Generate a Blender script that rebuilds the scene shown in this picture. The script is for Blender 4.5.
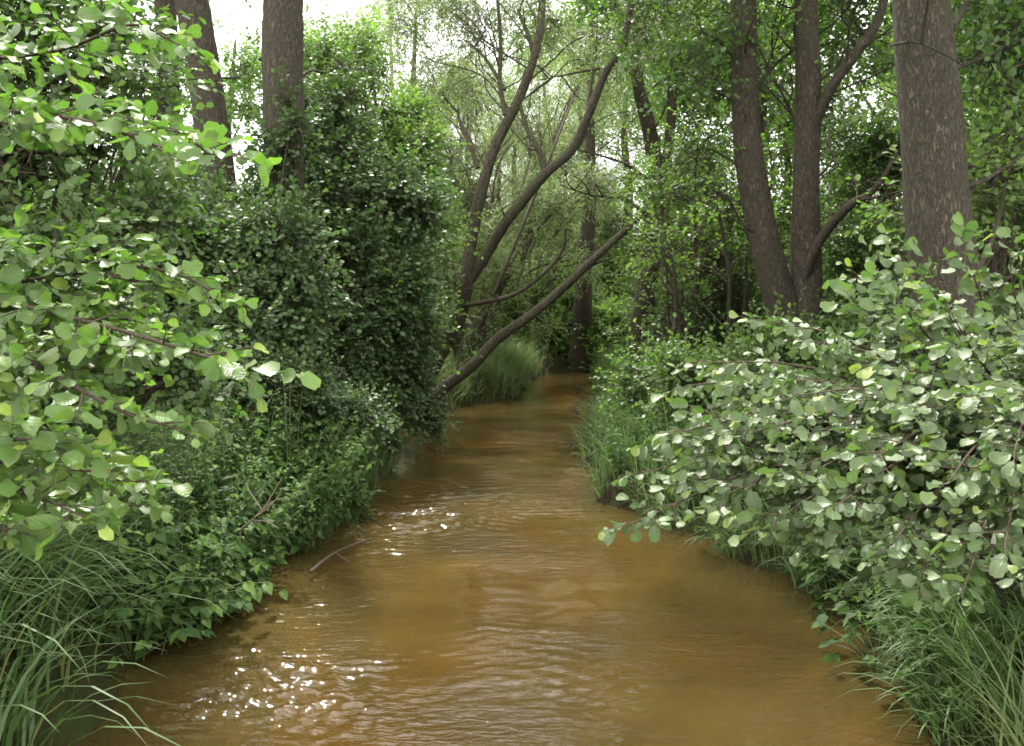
import bpy, math, random
import numpy as np

for o in list(bpy.data.objects):
    bpy.data.objects.remove(o)
S = bpy.context.scene
C = S.collection
rng = np.random.default_rng(7)
random.seed(7)
R = math.radians

# ------------------------------------------------------------------ camera
CAMH, F, HOR = 2.2, 1000.0, 300.0
PITCH = math.atan((373 - HOR) / F)
cd = bpy.data.cameras.new('camera'); cam = bpy.data.objects.new('camera', cd); C.objects.link(cam)
cam.location = (0, 0, CAMH); cam.rotation_euler = (math.pi / 2 - PITCH, 0, 0)
cd.sensor_width = 36; cd.lens = 36 * F / 1024; cd.clip_start = 0.05; cd.clip_end = 2000
S.camera = cam

# ------------------------------------------------------------------ world, sun, exposure
SUN_EL, SUN_AZ = R(58), R(343)           # azimuth clockwise from +Y: the sun stands ahead, a little to the left, and shines through the leaves
w = bpy.data.worlds.new('World'); S.world = w; w.use_nodes = True
nt = w.node_tree; nt.nodes.clear()
sky = nt.nodes.new('ShaderNodeTexSky'); sky.sky_type = 'NISHITA'; sky.sun_disc = False
sky.sun_elevation = SUN_EL; sky.sun_rotation = SUN_AZ; sky.dust_density = 2.5; sky.air_density = 1.0
tc = nt.nodes.new('ShaderNodeTexCoord')
cn = nt.nodes.new('ShaderNodeTexNoise'); cn.inputs['Scale'].default_value = 2.2; cn.inputs['Detail'].default_value = 6
cr = nt.nodes.new('ShaderNodeValToRGB')
cr.color_ramp.elements[0].position = 0.30; cr.color_ramp.elements[0].color = (0.72, 0.72, 0.72, 1)
cr.color_ramp.elements[1].position = 0.55; cr.color_ramp.elements[1].color = (1, 1, 1, 1)
mx = nt.nodes.new('ShaderNodeMix'); mx.data_type = 'RGBA'
mx.inputs['B'].default_value = (10.6, 10.5, 10.0, 1)      # thin bright cloud
bg = nt.nodes.new('ShaderNodeBackground'); bg.inputs['Strength'].default_value = 0.14
wo = nt.nodes.new('ShaderNodeOutputWorld')
L = nt.links.new
L(tc.outputs['Generated'], cn.inputs['Vector']); L(cn.outputs['Fac'], cr.inputs['Fac'])
L(cr.outputs['Color'], mx.inputs['Factor']); L(sky.outputs['Color'], mx.inputs['A'])
L(mx.outputs['Result'], bg.inputs['Color']); L(bg.outputs['Background'], wo.inputs['Surface'])

sd = bpy.data.lights.new('sun', 'SUN'); sun = bpy.data.objects.new('sun', sd); C.objects.link(sun)
sd.energy = 3.1; sd.angle = R(2.0); sd.color = (1.0, 0.95, 0.86)
sun.rotation_euler = (math.pi / 2 - SUN_EL, 0, math.pi - SUN_AZ)
S.view_settings.view_transform = 'Standard'; S.view_settings.look = 'None'
S.view_settings.gamma = 1.0; S.view_settings.exposure = 1.82
S.view_settings.use_curve_mapping = False
S.render.engine = 'CYCLES'
cy = S.cycles
cy.max_bounces = 7; cy.diffuse_bounces = 4; cy.glossy_bounces = 3; cy.transmission_bounces = 5
cy.transparent_max_bounces = 8; cy.caustics_reflective = False; cy.caustics_refractive = False
cy.sample_clamp_indirect = 8; cy.pixel_filter_type = 'BLACKMAN_HARRIS'; cy.filter_width = 1.7
cy.use_denoising = True
try: cy.denoiser = 'OPENIMAGEDENOISE'
except Exception: pass

# ------------------------------------------------------------------ helpers
def W(px, py, Y):
    """the point at forward distance Y that a pixel of the photograph looks at"""
    u = (px - 512) / F; v = (py - 373) / F
    c, s = math.cos(PITCH), math.sin(PITCH)
    dy = c - v * s; dz = -s - v * c
    t = Y / dy
    return np.array([t * u, Y, CAMH + t * dz])

def nrm(a):
    a = np.asarray(a, float)
    return a / np.maximum(np.linalg.norm(a, axis=-1, keepdims=True), 1e-9)

def rvec(n):
    return nrm(rng.normal(size=(n, 3)))

class MB:
    def __init__(s): s.V = []; s.L = []; s.T = []; s.M = []; s.R = []; s.U = []; s.n = 0
    def add(s, v, f, mat=0, rnd=None, uv=None):
        v = np.asarray(v, float); f = np.asarray(f, np.int64)
        s.V.append(v); s.L.append((f + s.n).ravel()); s.T.append(np.full(len(f), f.shape[1]))
        s.M.append(np.full(len(f), mat))
        s.R.append(np.zeros(len(v)) if rnd is None else np.broadcast_to(rnd, (len(v),)))
        s.U.append(np.zeros((len(v), 2)) if uv is None else uv)
        s.n += len(v)
    def build(s, name, mats, parent=None, origin=(0, 0, 0), smooth=True):
        me = bpy.data.meshes.new(name)
        if s.n:
            v = np.concatenate(s.V) - np.asarray(origin, float); l = np.concatenate(s.L); t = np.concatenate(s.T)
            me.vertices.add(len(v)); me.vertices.foreach_set('co', v.astype(np.float32).ravel())
            me.loops.add(len(l)); me.loops.foreach_set('vertex_index', l.astype(np.int32))
            me.polygons.add(len(t))
            st = np.concatenate([[0], np.cumsum(t)[:-1]])
            me.polygons.foreach_set('loop_start', st.astype(np.int32))
            me.polygons.foreach_set('material_index', np.concatenate(s.M).astype(np.int32))
            me.polygons.foreach_set('use_smooth', np.full(len(t), smooth))
            me.update(calc_edges=True)
            a = me.attributes.new('rnd', 'FLOAT', 'POINT'); a.data.foreach_set('value', np.concatenate(s.R).astype(np.float32))
            u = np.concatenate(s.U); u3 = np.concatenate([u, np.zeros((len(u), 1))], 1)
            a = me.attributes.new('leaf_uv', 'FLOAT_VECTOR', 'POINT'); a.data.foreach_set('vector', u3.astype(np.float32).ravel())
        for m in (mats if isinstance(mats, (list, tuple)) else [mats]): me.materials.append(m)
        o = bpy.data.objects.new(name, me); C.objects.link(o)
        if parent is not None: o.parent = parent
        else: o.location = origin
        return o

def tag(o, label=None, cat=None, group=None, kind=None):
    if label: o['label'] = label
    if cat: o['category'] = cat
    if group: o['group'] = group
    if kind: o['kind'] = kind
    return o

def empty(name, loc, label, cat, group=None):
    o = bpy.data.objects.new(name, None); C.objects.link(o); o.location = tuple(loc); o.empty_display_size = 0.2
    return tag(o, label, cat, group)

def smooth(P, n=12):
    P = np.asarray(P, float)
    if len(P) == 2: P = np.array([P[0], P[0] * .5 + P[1] * .5, P[1]])
    Q = np.vstack([2 * P[0] - P[1], P, 2 * P[-1] - P[-2]])
    out = []
    for i in range(1, len(Q) - 2):
        t = np.linspace(0, 1, n, endpoint=False)[:, None]
        a, b, c, d = Q[i - 1], Q[i], Q[i + 1], Q[i + 2]
        out.append(.5 * ((2 * b) + (-a + c) * t + (2 * a - 5 * b + 4 * c - d) * t ** 2 + (-a + 3 * b - 3 * c + d) * t ** 3))
    out.append(P[-1:])
    return np.vstack(out)

def tube(mb, P, rad, sides=8, mat=0, rough=0.0, cap=True, rnd=None):
    P = np.asarray(P, float); n = len(P)
    rad = np.interp(np.linspace(0, 1, n), np.linspace(0, 1, len(rad)), rad) if np.ndim(rad) else np.full(n, rad)
    T = np.gradient(P, axis=0); T = nrm(T)
    a = np.cross(T[0], [0.3, 0.9, 0.2]); a = a / np.linalg.norm(a)
    A = np.zeros((n, 3))
    for i in range(n):
        a = a - T[i] * a.dot(T[i]); a /= np.linalg.norm(a); A[i] = a
    B = np.cross(T, A)
    th = np.linspace(0, 2 * math.pi, sides, endpoint=False)
    rr = rad[:, None] * np.ones((1, sides))
    if rough:
        ph = rng.uniform(0, 6.28, 6); z = np.linspace(0, 1, n)[:, None] * n
        rr = rr * (1 + rough * (np.sin(3 * th + ph[0] + z * .21) * .5 + np.sin(5 * th + ph[1] - z * .13) * .4 + np.sin(2 * th + z * .31 + ph[2]) * .5
                              ) + rough * .6 * rng.normal(size=rr.shape))
    V = P[:, None] + rr[..., None] * (A[:, None] * np.cos(th)[None, :, None] + B[:, None] * np.sin(th)[None, :, None])
    i, j = np.meshgrid(np.arange(n - 1), np.arange(sides), indexing='ij')
    j2 = (j + 1) % sides
    f = np.stack([i * sides + j, i * sides + j2, (i + 1) * sides + j2, (i + 1) * sides + j], -1).reshape(-1, 4)
    mb.add(V.reshape(-1, 3), f, mat, rnd)
    if cap:
        mb.add(V[-1], np.array([[0, k, k + 1] for k in range(1, sides - 1)]), mat)

def prisms(mb, A, B, ra, rb, mat=0):
    """many thin three-sided twigs at once"""
    A = np.asarray(A); B = np.asarray(B); n = len(A)
    if n == 0: return
    d = nrm(B - A); x = nrm(np.cross(d, nrm(np.array([.31, .42, .85]) + 0 * d))); y = np.cross(d, x)
    ra = np.broadcast_to(ra, (n,)); rb = np.broadcast_to(rb, (n,))
    V = np.zeros((n, 6, 3))
    for k in range(3):
        q = x * math.cos(2.094 * k) + y * math.sin(2.094 * k)
        V[:, k] = A + q * ra[:, None]; V[:, 3 + k] = B + q * rb[:, None]
    f = np.array([[0, 1, 4, 3], [1, 2, 5, 4], [2, 0, 3, 5]])
    mb.add(V.reshape(-1, 3), (f[None] + 6 * np.arange(n)[:, None, None]).reshape(-1, 4), mat)

# ------------------------------------------------------------------ leaf templates: (verts, quads/tris list, uv)
def leaf_from_outline(mid, side, curl=0.0, fold=0.25, wob=0.0, seed=0):
    """mid: y of midrib points; side: (y, halfwidth) for the same rows (row 0 and last may be points)"""
    r = np.random.default_rng(seed)
    V, Fq, U = [], [], []
    for (my, (sy, hw)) in zip(mid, side):
        zz = -curl * my * my
        w1, w2 = r.normal(0, wob, 2) if wob else (0, 0)
        V += [(-hw, sy, zz + fold * hw + w1), (0, my, zz), (hw, sy, zz + fold * hw + w2)]
        U += [(-hw, sy), (0, my), (hw, sy)]
    for i in range(len(mid) - 1):
        a = 3 * i
        Fq += [(a, a + 1, a + 4, a + 3), (a + 1, a + 2, a + 5, a + 4)]
    return np.array(V, float), np.array(Fq), np.array(U, float)

def ragged(t, amp, seed):
    v, f, u = t; r = np.random.default_rng(seed); v = v.copy()
    for k in range(0, len(v), 3):
        for e in (0, 2):
            v[k + e] += [r.normal(0, amp), r.normal(0, amp), r.normal(0, amp * 1.3)]
    v[:, 0] += .10 * r.normal() * v[:, 1] ** 2; v[:, 2] += .25 * r.normal() * v[:, 0] * v[:, 1]
    return v, f, u
ALDER = [ragged(leaf_from_outline([0, .12, .34, .58, .80, .93], [(0, .02), (.07, .12), (.33, .29), (.62, wd), (.88, .34), (1.0, .13)], c, fo, .018, sdd), .042, sdd + 30)
         for c, fo, sdd, wd in ((.10, .30, 1, .40), (.30, .15, 2, .38), (-.08, .45, 3, .36), (.45, .38, 4, .41), (.2, .6, 5, .34), (.6, .1, 6, .38), (.05, .2, 7, .42))]
OVATE = [leaf_from_outline([0, .25, .6, 1], [(0, .01), (.22, .27), (.58, .28), (1, .005)], c, .25, 0.01, 5) for c in (.1, .3)]
ROUND = [(np.array([(0, 0, 0), (-.36, .45, .10), (0, .5, 0), (.36, .45, .10), (-.2, .9, -.02), (.2, .9, -.02)], float),
          np.array([(0, 2, 1, 1), (0, 3, 2, 2), (1, 2, 4, 4), (2, 3, 5, 5), (2, 5, 4, 4)])[:, :3],
          np.array([(0, 0), (-.36, .45), (0, .5), (.36, .45), (-.2, .9), (.2, .9)], float))]
LANCE = [(np.array([(0, 0, 0), (-.125, .42, .03), (.125, .42, .03), (0, 1, -.12)], float), np.array([(0, 2, 1), (1, 2, 3)]),
          np.array([(0, 0), (-.1, .42), (.1, .42), (0, 1)], float))]
SERRATE = [leaf_from_outline([0, .18, .45, .75, 1], [(0, .02), (.12, .25), (.42, .27), (.72, .15), (1, .004)], c, .22, .012, 8) for c in (.25, .45)]

def put_leaves(mb, P, D, N, size, tmpls, rnd, mat=0):
    P = np.asarray(P); n = len(P)
    if n == 0: return
    D = nrm(D); N = np.asarray(N); N = nrm(N - D * (N * D).sum(1, keepdims=True)); X = np.cross(D, N)
    size = np.broadcast_to(size, (n,)); rnd = np.broadcast_to(rnd, (n,))
    pick = rng.integers(0, len(tmpls), n)
    for k, (tv, tf, tu) in enumerate(tmpls):
        m = np.where(pick == k)[0]
        if not len(m): continue
        s = size[m][:, None, None]
        V = P[m][:, None] + s * (tv[None, :, 0:1] * X[m][:, None] + tv[None, :, 1:2] * D[m][:, None] + tv[None, :, 2:3] * N[m][:, None])
        f = (tf[None] + len(tv) * np.arange(len(m))[:, None, None]).reshape(-1, tf.shape[1])
        mb.add(V.reshape(-1, 3), f, mat, np.repeat(rnd[m], len(tv)), np.tile(tu, (len(m), 1)))

# ------------------------------------------------------------------ materials
def new_mat(name):
    m = bpy.data.materials.new(name); m.use_nodes = True; m.node_tree.nodes.clear()
    return m, m.node_tree.nodes, m.node_tree.links.new

def leaf_mat(name, cols, back=(0.10, 0.15, 0.07), trans=0.35, tcol=None, rough=0.42, spec=0.5, veins=False):
    m, N, K = new_mat(name)
    at = N.new('ShaderNodeAttribute'); at.attribute_name = 'rnd'
    oi = N.new('ShaderNodeObjectInfo')
    rp = N.new('ShaderNodeValToRGB'); e = rp.color_ramp.elements
    while len(e) < len(cols): e.new(0.5)
    for k, (p, c) in enumerate(cols): e[k].position = p; e[k].color = (*c, 1)
    K(at.outputs['Fac'], rp.inputs['Fac'])
    hs = N.new('ShaderNodeHueSaturation'); K(rp.outputs['Color'], hs.inputs['Color'])
    ma = N.new('ShaderNodeMath'); ma.operation = 'MULTIPLY_ADD'; ma.inputs[1].default_value = .3; ma.inputs[2].default_value = .85
    K(oi.outputs['Random'], ma.inputs[0]); K(ma.outputs[0], hs.inputs['Value'])
    col = hs.outputs['Color']
    bump = None
    if veins:
        uv = N.new('ShaderNodeAttribute'); uv.attribute_name = 'leaf_uv'
        sp = N.new('ShaderNodeSeparateXYZ'); K(uv.outputs['Vector'], sp.inputs[0])
        ab = N.new('ShaderNodeMath'); ab.operation = 'ABSOLUTE'; K(sp.outputs['X'], ab.inputs[0])
        m1 = N.new('ShaderNodeMath'); m1.operation = 'MULTIPLY_ADD'; m1.inputs[1].default_value = -.75; K(ab.outputs[0], m1.inputs[0]); K(sp.outputs['Y'], m1.inputs[2])
        m2 = N.new('ShaderNodeMath'); m2.operation = 'MULTIPLY'; m2.inputs[1].default_value = 46; K(m1.outputs[0], m2.inputs[0])
        sn = N.new('ShaderNodeMath'); sn.operation = 'SINE'; K(m2.outputs[0], sn.inputs[0])
        pw = N.new('ShaderNodeMapRange'); pw.inputs['From Min'].default_value = .55; pw.inputs['From Max'].default_value = 1.0; K(sn.outputs[0], pw.inputs['Value'])
        mr = N.new('ShaderNodeMapRange'); mr.inputs['From Min'].default_value = .035; mr.inputs['From Max'].default_value = .01; K(ab.outputs[0], mr.inputs['Value'])
        mxm = N.new('ShaderNodeMath'); mxm.operation = 'MAXIMUM'; K(pw.outputs[0], mxm.inputs[0]); K(mr.outputs[0], mxm.inputs[1])
        vm = N.new('ShaderNodeMix'); vm.data_type = 'RGBA'; vm.blend_type = 'MIX'
        sc = N.new('ShaderNodeMath'); sc.operation = 'MULTIPLY'; sc.inputs[1].default_value = .2; K(mxm.outputs[0], sc.inputs[0])
        K(sc.outputs[0], vm.inputs['Factor']); K(col, vm.inputs['A']); vm.inputs['B'].default_value = (.22, .30, .10, 1)
        col = vm.outputs['Result']
        # brown insect damage on some leaves
        tc = N.new('ShaderNodeTexCoord'); nz = N.new('ShaderNodeTexNoise'); nz.inputs['Scale'].default_value = 55; nz.inputs['Detail'].default_value = 2
        K(tc.outputs['Object'], nz.inputs['Vector'])
        dm = N.new('ShaderNodeMapRange'); dm.inputs['From Min'].default_value = .66; dm.inputs['From Max'].default_value = .72; K(nz.outputs['Fac'], dm.inputs['Value'])
        dx = N.new('ShaderNodeMix'); dx.data_type = 'RGBA'; K(dm.outputs[0], dx.inputs['Factor']); K(col, dx.inputs['A']); dx.inputs['B'].default_value = (.14, .10, .045, 1)
        col = dx.outputs['Result']
        bump = N.new('ShaderNodeBump'); bump.inputs['Strength'].default_value = .3; bump.inputs['Distance'].default_value = .003; bump.invert = True
        K(mxm.outputs[0], bump.inputs['Height'])
    gm = N.new('ShaderNodeNewGeometry')
    bm = N.new('ShaderNodeMix'); bm.data_type = 'RGBA'; K(gm.outputs['Backfacing'], bm.inputs['Factor']); K(col, bm.inputs['A']); bm.inputs['B'].default_value = (*back, 1)
    pb = N.new('ShaderNodeBsdfPrincipled'); pb.inputs['Roughness'].default_value = rough; pb.inputs['Specular IOR Level'].default_value = spec
    K(bm.outputs['Result'], pb.inputs['Base Color'])
    if bump: K(bump.outputs['Normal'], pb.inputs['Normal'])
    tr = N.new('ShaderNodeBsdfTranslucent')
    tm = N.new('ShaderNodeMix'); tm.data_type = 'RGBA'; tm.blend_type = 'MULTIPLY'; tm.inputs['Factor'].default_value = 1
    K(col, tm.inputs['A']); tm.inputs['B'].default_value = (*(tcol or (1.15, 1.5, .65)), 1); K(tm.outputs['Result'], tr.inputs['Color'])
    ms = N.new('ShaderNodeMixShader'); ms.inputs['Fac'].default_value = trans
    K(pb.outputs['BSDF'], ms.inputs[1]); K(tr.outputs['BSDF'], ms.inputs[2])
    out = N.new('ShaderNodeOutputMaterial'); K(ms.outputs['Shader'], out.inputs['Surface'])
    return m

def bark_mat(name, dark, light, moss=0.0, scale=1.0, bumpd=0.02):
    m, N, K = new_mat(name)
    tc = N.new('ShaderNodeTexCoord')
    def noise(sc, zs, det, ro, dist=0.0):
        mp = N.new('ShaderNodeMapping'); mp.inputs['Scale'].default_value = (scale, scale, scale * zs); K(tc.outputs['Object'], mp.inputs['Vector'])
        n = N.new('ShaderNodeTexNoise'); n.inputs['Scale'].default_value = sc; n.inputs['Detail'].default_value = det
        n.inputs['Roughness'].default_value = ro; n.inputs['Distortion'].default_value = dist; K(mp.outputs[0], n.inputs['Vector']); return n.outputs['Fac']
    def mth(op, a, b):
        q = N.new('ShaderNodeMath'); q.operation = op
        for i, v in enumerate((a, b)):
            if isinstance(v, (int, float)): q.inputs[i].default_value = v
            else: K(v, q.inputs[i])
        return q.outputs[0]
    rd = mth('ABSOLUTE', mth('SUBTRACT', noise(24, .26, 6, .66, .8), .5), 0)          # furrows
    r1 = N.new('ShaderNodeMapRange'); r1.inputs['From Max'].default_value = .13; K(rd, r1.inputs['Value'])
    fl = noise(52, .3, 6, .75, .3)
    band = noise(9, 2.2, 5, .65)
    h = mth('ADD', mth('MULTIPLY', r1.outputs[0], .42), mth('ADD', mth('MULTIPLY', fl, .42), mth('MULTIPLY', band, .25)))
    rp = N.new('ShaderNodeValToRGB'); rp.color_ramp.elements[0].position = .30; rp.color_ramp.elements[0].color = (*dark, 1)
    rp.color_ramp.elements[1].position = .98; rp.color_ramp.elements[1].color = (*light, 1); K(h, rp.inputs['Fac'])
    n2 = noise(2.0, .7, 6, .6)
    lm = N.new('ShaderNodeMix'); lm.data_type = 'RGBA'
    r2 = N.new('ShaderNodeMapRange'); r2.inputs['From Min'].default_value = .5; r2.inputs['From Max'].default_value = .66; r2.inputs['To Max'].default_value = .45 + moss; K(n2, r2.inputs['Value'])
    K(r2.outputs[0], lm.inputs['Factor']); K(rp.outputs['Color'], lm.inputs['A'])
    lm.inputs['B'].default_value = (.075, .09, .045, 1) if moss else (dark[0] * 1.5 + .012, dark[1] * 1.6 + .012, dark[2] * 1.5 + .006, 1)
    bp = N.new('ShaderNodeBump'); bp.inputs['Strength'].default_value = 1; bp.inputs['Distance'].default_value = bumpd; K(h, bp.inputs['Height'])
    pb = N.new('ShaderNodeBsdfPrincipled'); pb.inputs['Roughness'].default_value = .9; pb.inputs['Specular IOR Level'].default_value = .15
    K(lm.outputs['Result'], pb.inputs['Base Color']); K(bp.outputs['Normal'], pb.inputs['Normal'])
    out = N.new('ShaderNodeOutputMaterial'); K(pb.outputs['BSDF'], out.inputs['Surface'])
    return m

M = {}
M['alder'] = leaf_mat('alder_leaf', [(0, (.036, .072, .020)), (.45, (.066, .122, .028)), (.8, (.115, .19, .038)), (1, (.21, .275, .055))], back=(.13, .175, .065), trans=.38, rough=.40, spec=.36, veins=True)
M['alder_pale'] = leaf_mat('pale_alder_leaf', [(0, (.040, .072, .027)), (.5, (.068, .112, .040)), (.85, (.115, .168, .053)), (1, (.20, .25, .05))], back=(.115, .15, .08), trans=.32, rough=.42, spec=.4, veins=True)
M['alder_mid'] = leaf_mat('mid_alder_leaf', [(0, (.040, .08, .022)), (.6, (.078, .135, .034)), (1, (.14, .21, .045))], trans=.42, rough=.45, spec=.35)  # mid-green alder leaf, plain tone range without veins
M['dark'] = leaf_mat('dark_shrub_leaf', [(0, (.035, .065, .024)), (.7, (.066, .112, .038)), (1, (.13, .19, .05))], back=(.085, .12, .058), trans=.38, rough=.46, spec=.35)
M['willow'] = leaf_mat('willow_leaf', [(0, (.12, .165, .065)), (.6, (.20, .26, .10)), (1, (.29, .34, .13))], back=(.26, .31, .18), trans=.48, tcol=(1.1, 1.3, .8), rough=.45)
M['wood'] = leaf_mat('wood_leaf', [(0, (.07, .12, .03)), (.6, (.125, .195, .05)), (1, (.21, .285, .07))], back=(.14, .19, .075), trans=.46, rough=.48, spec=.35)
M['nettle'] = leaf_mat('nettle_leaf', [(0, (.025, .052, .017)), (.6, (.048, .092, .025)), (1, (.095, .16, .038))], trans=.34, rough=.6, spec=.12)
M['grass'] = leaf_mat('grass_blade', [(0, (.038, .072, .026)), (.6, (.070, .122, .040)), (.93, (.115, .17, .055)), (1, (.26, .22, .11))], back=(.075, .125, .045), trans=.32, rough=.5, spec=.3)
M['grass_sun'] = leaf_mat('pale_sunlit_grass_blade', [(0, (.075, .12, .042)), (.7, (.135, .185, .065)), (1, (.27, .28, .13))], back=(.12, .175, .065), trans=.34, tcol=(1.05, 1.2, .75), rough=.5, spec=.3)  # lighter copy of grass, sunlight put into its colour; also the pale sedge
M['weed'] = leaf_mat('water_weed', [(0, (.015, .03, .012)), (1, (.03, .06, .02))], trans=.1)
M['bark'] = bark_mat('alder_bark', (.026, .022, .016), (.13, .11, .083), scale=1.5, bumpd=.015)
M['bark_big'] = bark_mat('thick_alder_bark', (.034, .029, .020), (.16, .141, .105), scale=1.8, bumpd=.03)
M['bark_red'] = bark_mat('brown_bark', (.026, .021, .015), (.13, .108, .08), scale=1.4, bumpd=.015)
M['bark_willow'] = bark_mat('willow_bark', (.03, .025, .018), (.17, .145, .105), moss=.15, scale=1.4, bumpd=.015)
M['twig'] = bark_mat('twig_bark', (.045, .034, .025), (.12, .095, .07), scale=3, bumpd=.004)
M['dead'] = bark_mat('dead_wood', (.16, .13, .10), (.40, .35, .28), scale=3, bumpd=.004)
M['stem'] = leaf_mat('green_stem', [(0, (.07, .10, .03)), (1, (.07, .10, .03))], trans=.1)

def ground_mat():
    m, N, K = new_mat('bank_soil')
    tc = N.new('ShaderNodeTexCoord')
    n1 = N.new('ShaderNodeTexNoise'); n1.inputs['Scale'].default_value = 1.3; n1.inputs['Detail'].default_value = 7
    n2 = N.new('ShaderNodeTexNoise'); n2.inputs['Scale'].default_value = 28; n2.inputs['Detail'].default_value = 5
    K(tc.outputs['Object'], n1.inputs['Vector']); K(tc.outputs['Object'], n2.inputs['Vector'])
    r = N.new('ShaderNodeValToRGB'); r.color_ramp.elements[0].position = .35; r.color_ramp.elements[0].color = (.022, .016, .009, 1)
    r.color_ramp.elements[1].position = .65; r.color_ramp.elements[1].color = (.035, .045, .014, 1); K(n1.outputs['Fac'], r.inputs['Fac'])
    mx = N.new('ShaderNodeMix'); mx.data_type = 'RGBA'; mx.blend_type = 'MULTIPLY'; mx.inputs['Factor'].default_value = .7
    K(r.outputs['Color'], mx.inputs['A']); K(n2.outputs['Color'], mx.inputs['B'])
    # sand of the bed, below the water
    sx = N.new('ShaderNodeSeparateXYZ'); K(tc.outputs['Object'], sx.inputs[0])
    mr = N.new('ShaderNodeMapRange'); mr.inputs['From Min'].default_value = -.02; mr.inputs['From Max'].default_value = -.16; K(sx.outputs['Z'], mr.inputs['Value'])
    n3 = N.new('ShaderNodeTexNoise'); n3.inputs['Scale'].default_value = .9; n3.inputs['Detail'].default_value = 5; n3.inputs['Distortion'].default_value = .6
    K(tc.outputs['Object'], n3.inputs['Vector'])
    r3 = N.new('ShaderNodeValToRGB'); r3.color_ramp.elements[0].position = .36; r3.color_ramp.elements[0].color = (.15, .092, .026, 1)
    r3.color_ramp.elements[1].position = .62; r3.color_ramp.elements[1].color = (.25, .155, .042, 1); K(n3.outputs['Fac'], r3.inputs['Fac'])
    m3 = N.new('ShaderNodeMix'); m3.data_type = 'RGBA'; K(mr.outputs[0], m3.inputs['Factor']); K(mx.outputs['Result'], m3.inputs['A']); K(r3.outputs['Color'], m3.inputs['B'])
    bp = N.new('ShaderNodeBump'); bp.inputs['Strength'].default_value = .6; bp.inputs['Distance'].default_value = .05; K(n2.outputs['Fac'], bp.inputs['Height'])
    pb = N.new('ShaderNodeBsdfPrincipled'); pb.inputs['Roughness'].default_value = .95; pb.inputs['Specular IOR Level'].default_value = .05; K(m3.outputs['Result'], pb.inputs['Base Color']); K(bp.outputs['Normal'], pb.inputs['Normal'])
    o = N.new('ShaderNodeOutputMaterial'); K(pb.outputs['BSDF'], o.inputs['Surface'])
    return m

def water_mat():
    m, N, K = new_mat('muddy_water')
    tc = N.new('ShaderNodeTexCoord')
    def noise(sx, sy, sc, det, dist=0.0, off=0):
        mp = N.new('ShaderNodeMapping'); mp.inputs['Scale'].default_value = (sx, sy, 1); mp.inputs['Location'].default_value = (off, off * 1.7, off); K(tc.outputs['Object'], mp.inputs['Vector'])
        n = N.new('ShaderNodeTexNoise'); n.inputs['Scale'].default_value = sc; n.inputs['Detail'].default_value = det; n.inputs['Distortion'].default_value = dist
        K(mp.outputs[0], n.inputs['Vector']); return n.outputs['Fac']
    def math_(op, a, b):
        q = N.new('ShaderNodeMath'); q.operation = op
        for i, v in enumerate((a, b)):
            if isinstance(v, (int, float)): q.inputs[i].default_value = v
            else: K(v, q.inputs[i])
        return q.outputs[0]
    swell = noise(1, 1.5, 1.1, 2)
    rip = noise(1, 2.6, 6.5, 2, .4, 3)
    fine = noise(1, 1.9, 24, 2, .3, 7)
    pr = N.new('ShaderNodeMapRange'); pr.inputs['From Min'].default_value = .45; pr.inputs['From Max'].default_value = .68; pr.inputs['To Min'].default_value = .12; K(noise(1, .7, .75, 2, 0, 11), pr.inputs['Value'])
    patch = pr.outputs[0]
    h = math_('ADD', math_('MULTIPLY', swell, .30), math_('ADD', math_('MULTIPLY', math_('MULTIPLY', rip, patch), .19), math_('MULTIPLY', math_('MULTIPLY', fine, patch), .030)))
    bp = N.new('ShaderNodeBump'); bp.inputs['Strength'].default_value = 1; bp.inputs['Distance'].default_value = .11; K(h, bp.inputs['Height'])
    fr = N.new('ShaderNodeFresnel'); fr.inputs['IOR'].default_value = 1.33; K(bp.outputs['Normal'], fr.inputs['Normal'])
    gl = N.new('ShaderNodeBsdfGlossy'); gl.inputs['Roughness'].default_value = .05; K(bp.outputs['Normal'], gl.inputs['Normal'])
    tr = N.new('ShaderNodeBsdfTransparent'); tr.inputs['Color'].default_value = (.74, .56, .30, 1)
    cl = N.new('ShaderNodeValToRGB'); cl.color_ramp.elements[0].position = .35; cl.color_ramp.elements[0].color = (.057, .0435, .0145, 1)
    cl.color_ramp.elements[1].position = .66; cl.color_ramp.elements[1].color = (.076, .059, .0200, 1); K(noise(1, .55, .8, 5, .8, 5), cl.inputs['Fac'])
    df = N.new('ShaderNodeBsdfDiffuse'); K(cl.outputs['Color'], df.inputs['Color'])
    ms = N.new('ShaderNodeMixShader'); ms.inputs['Fac'].default_value = .5; K(tr.outputs[0], ms.inputs[1]); K(df.outputs[0], ms.inputs[2])
    m2 = N.new('ShaderNodeMixShader'); K(fr.outputs[0], m2.inputs['Fac']); K(ms.outputs[0], m2.inputs[1]); K(gl.outputs[0], m2.inputs[2])
    o = N.new('ShaderNodeOutputMaterial'); K(m2.outputs[0], o.inputs['Surface'])
    return m

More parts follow.
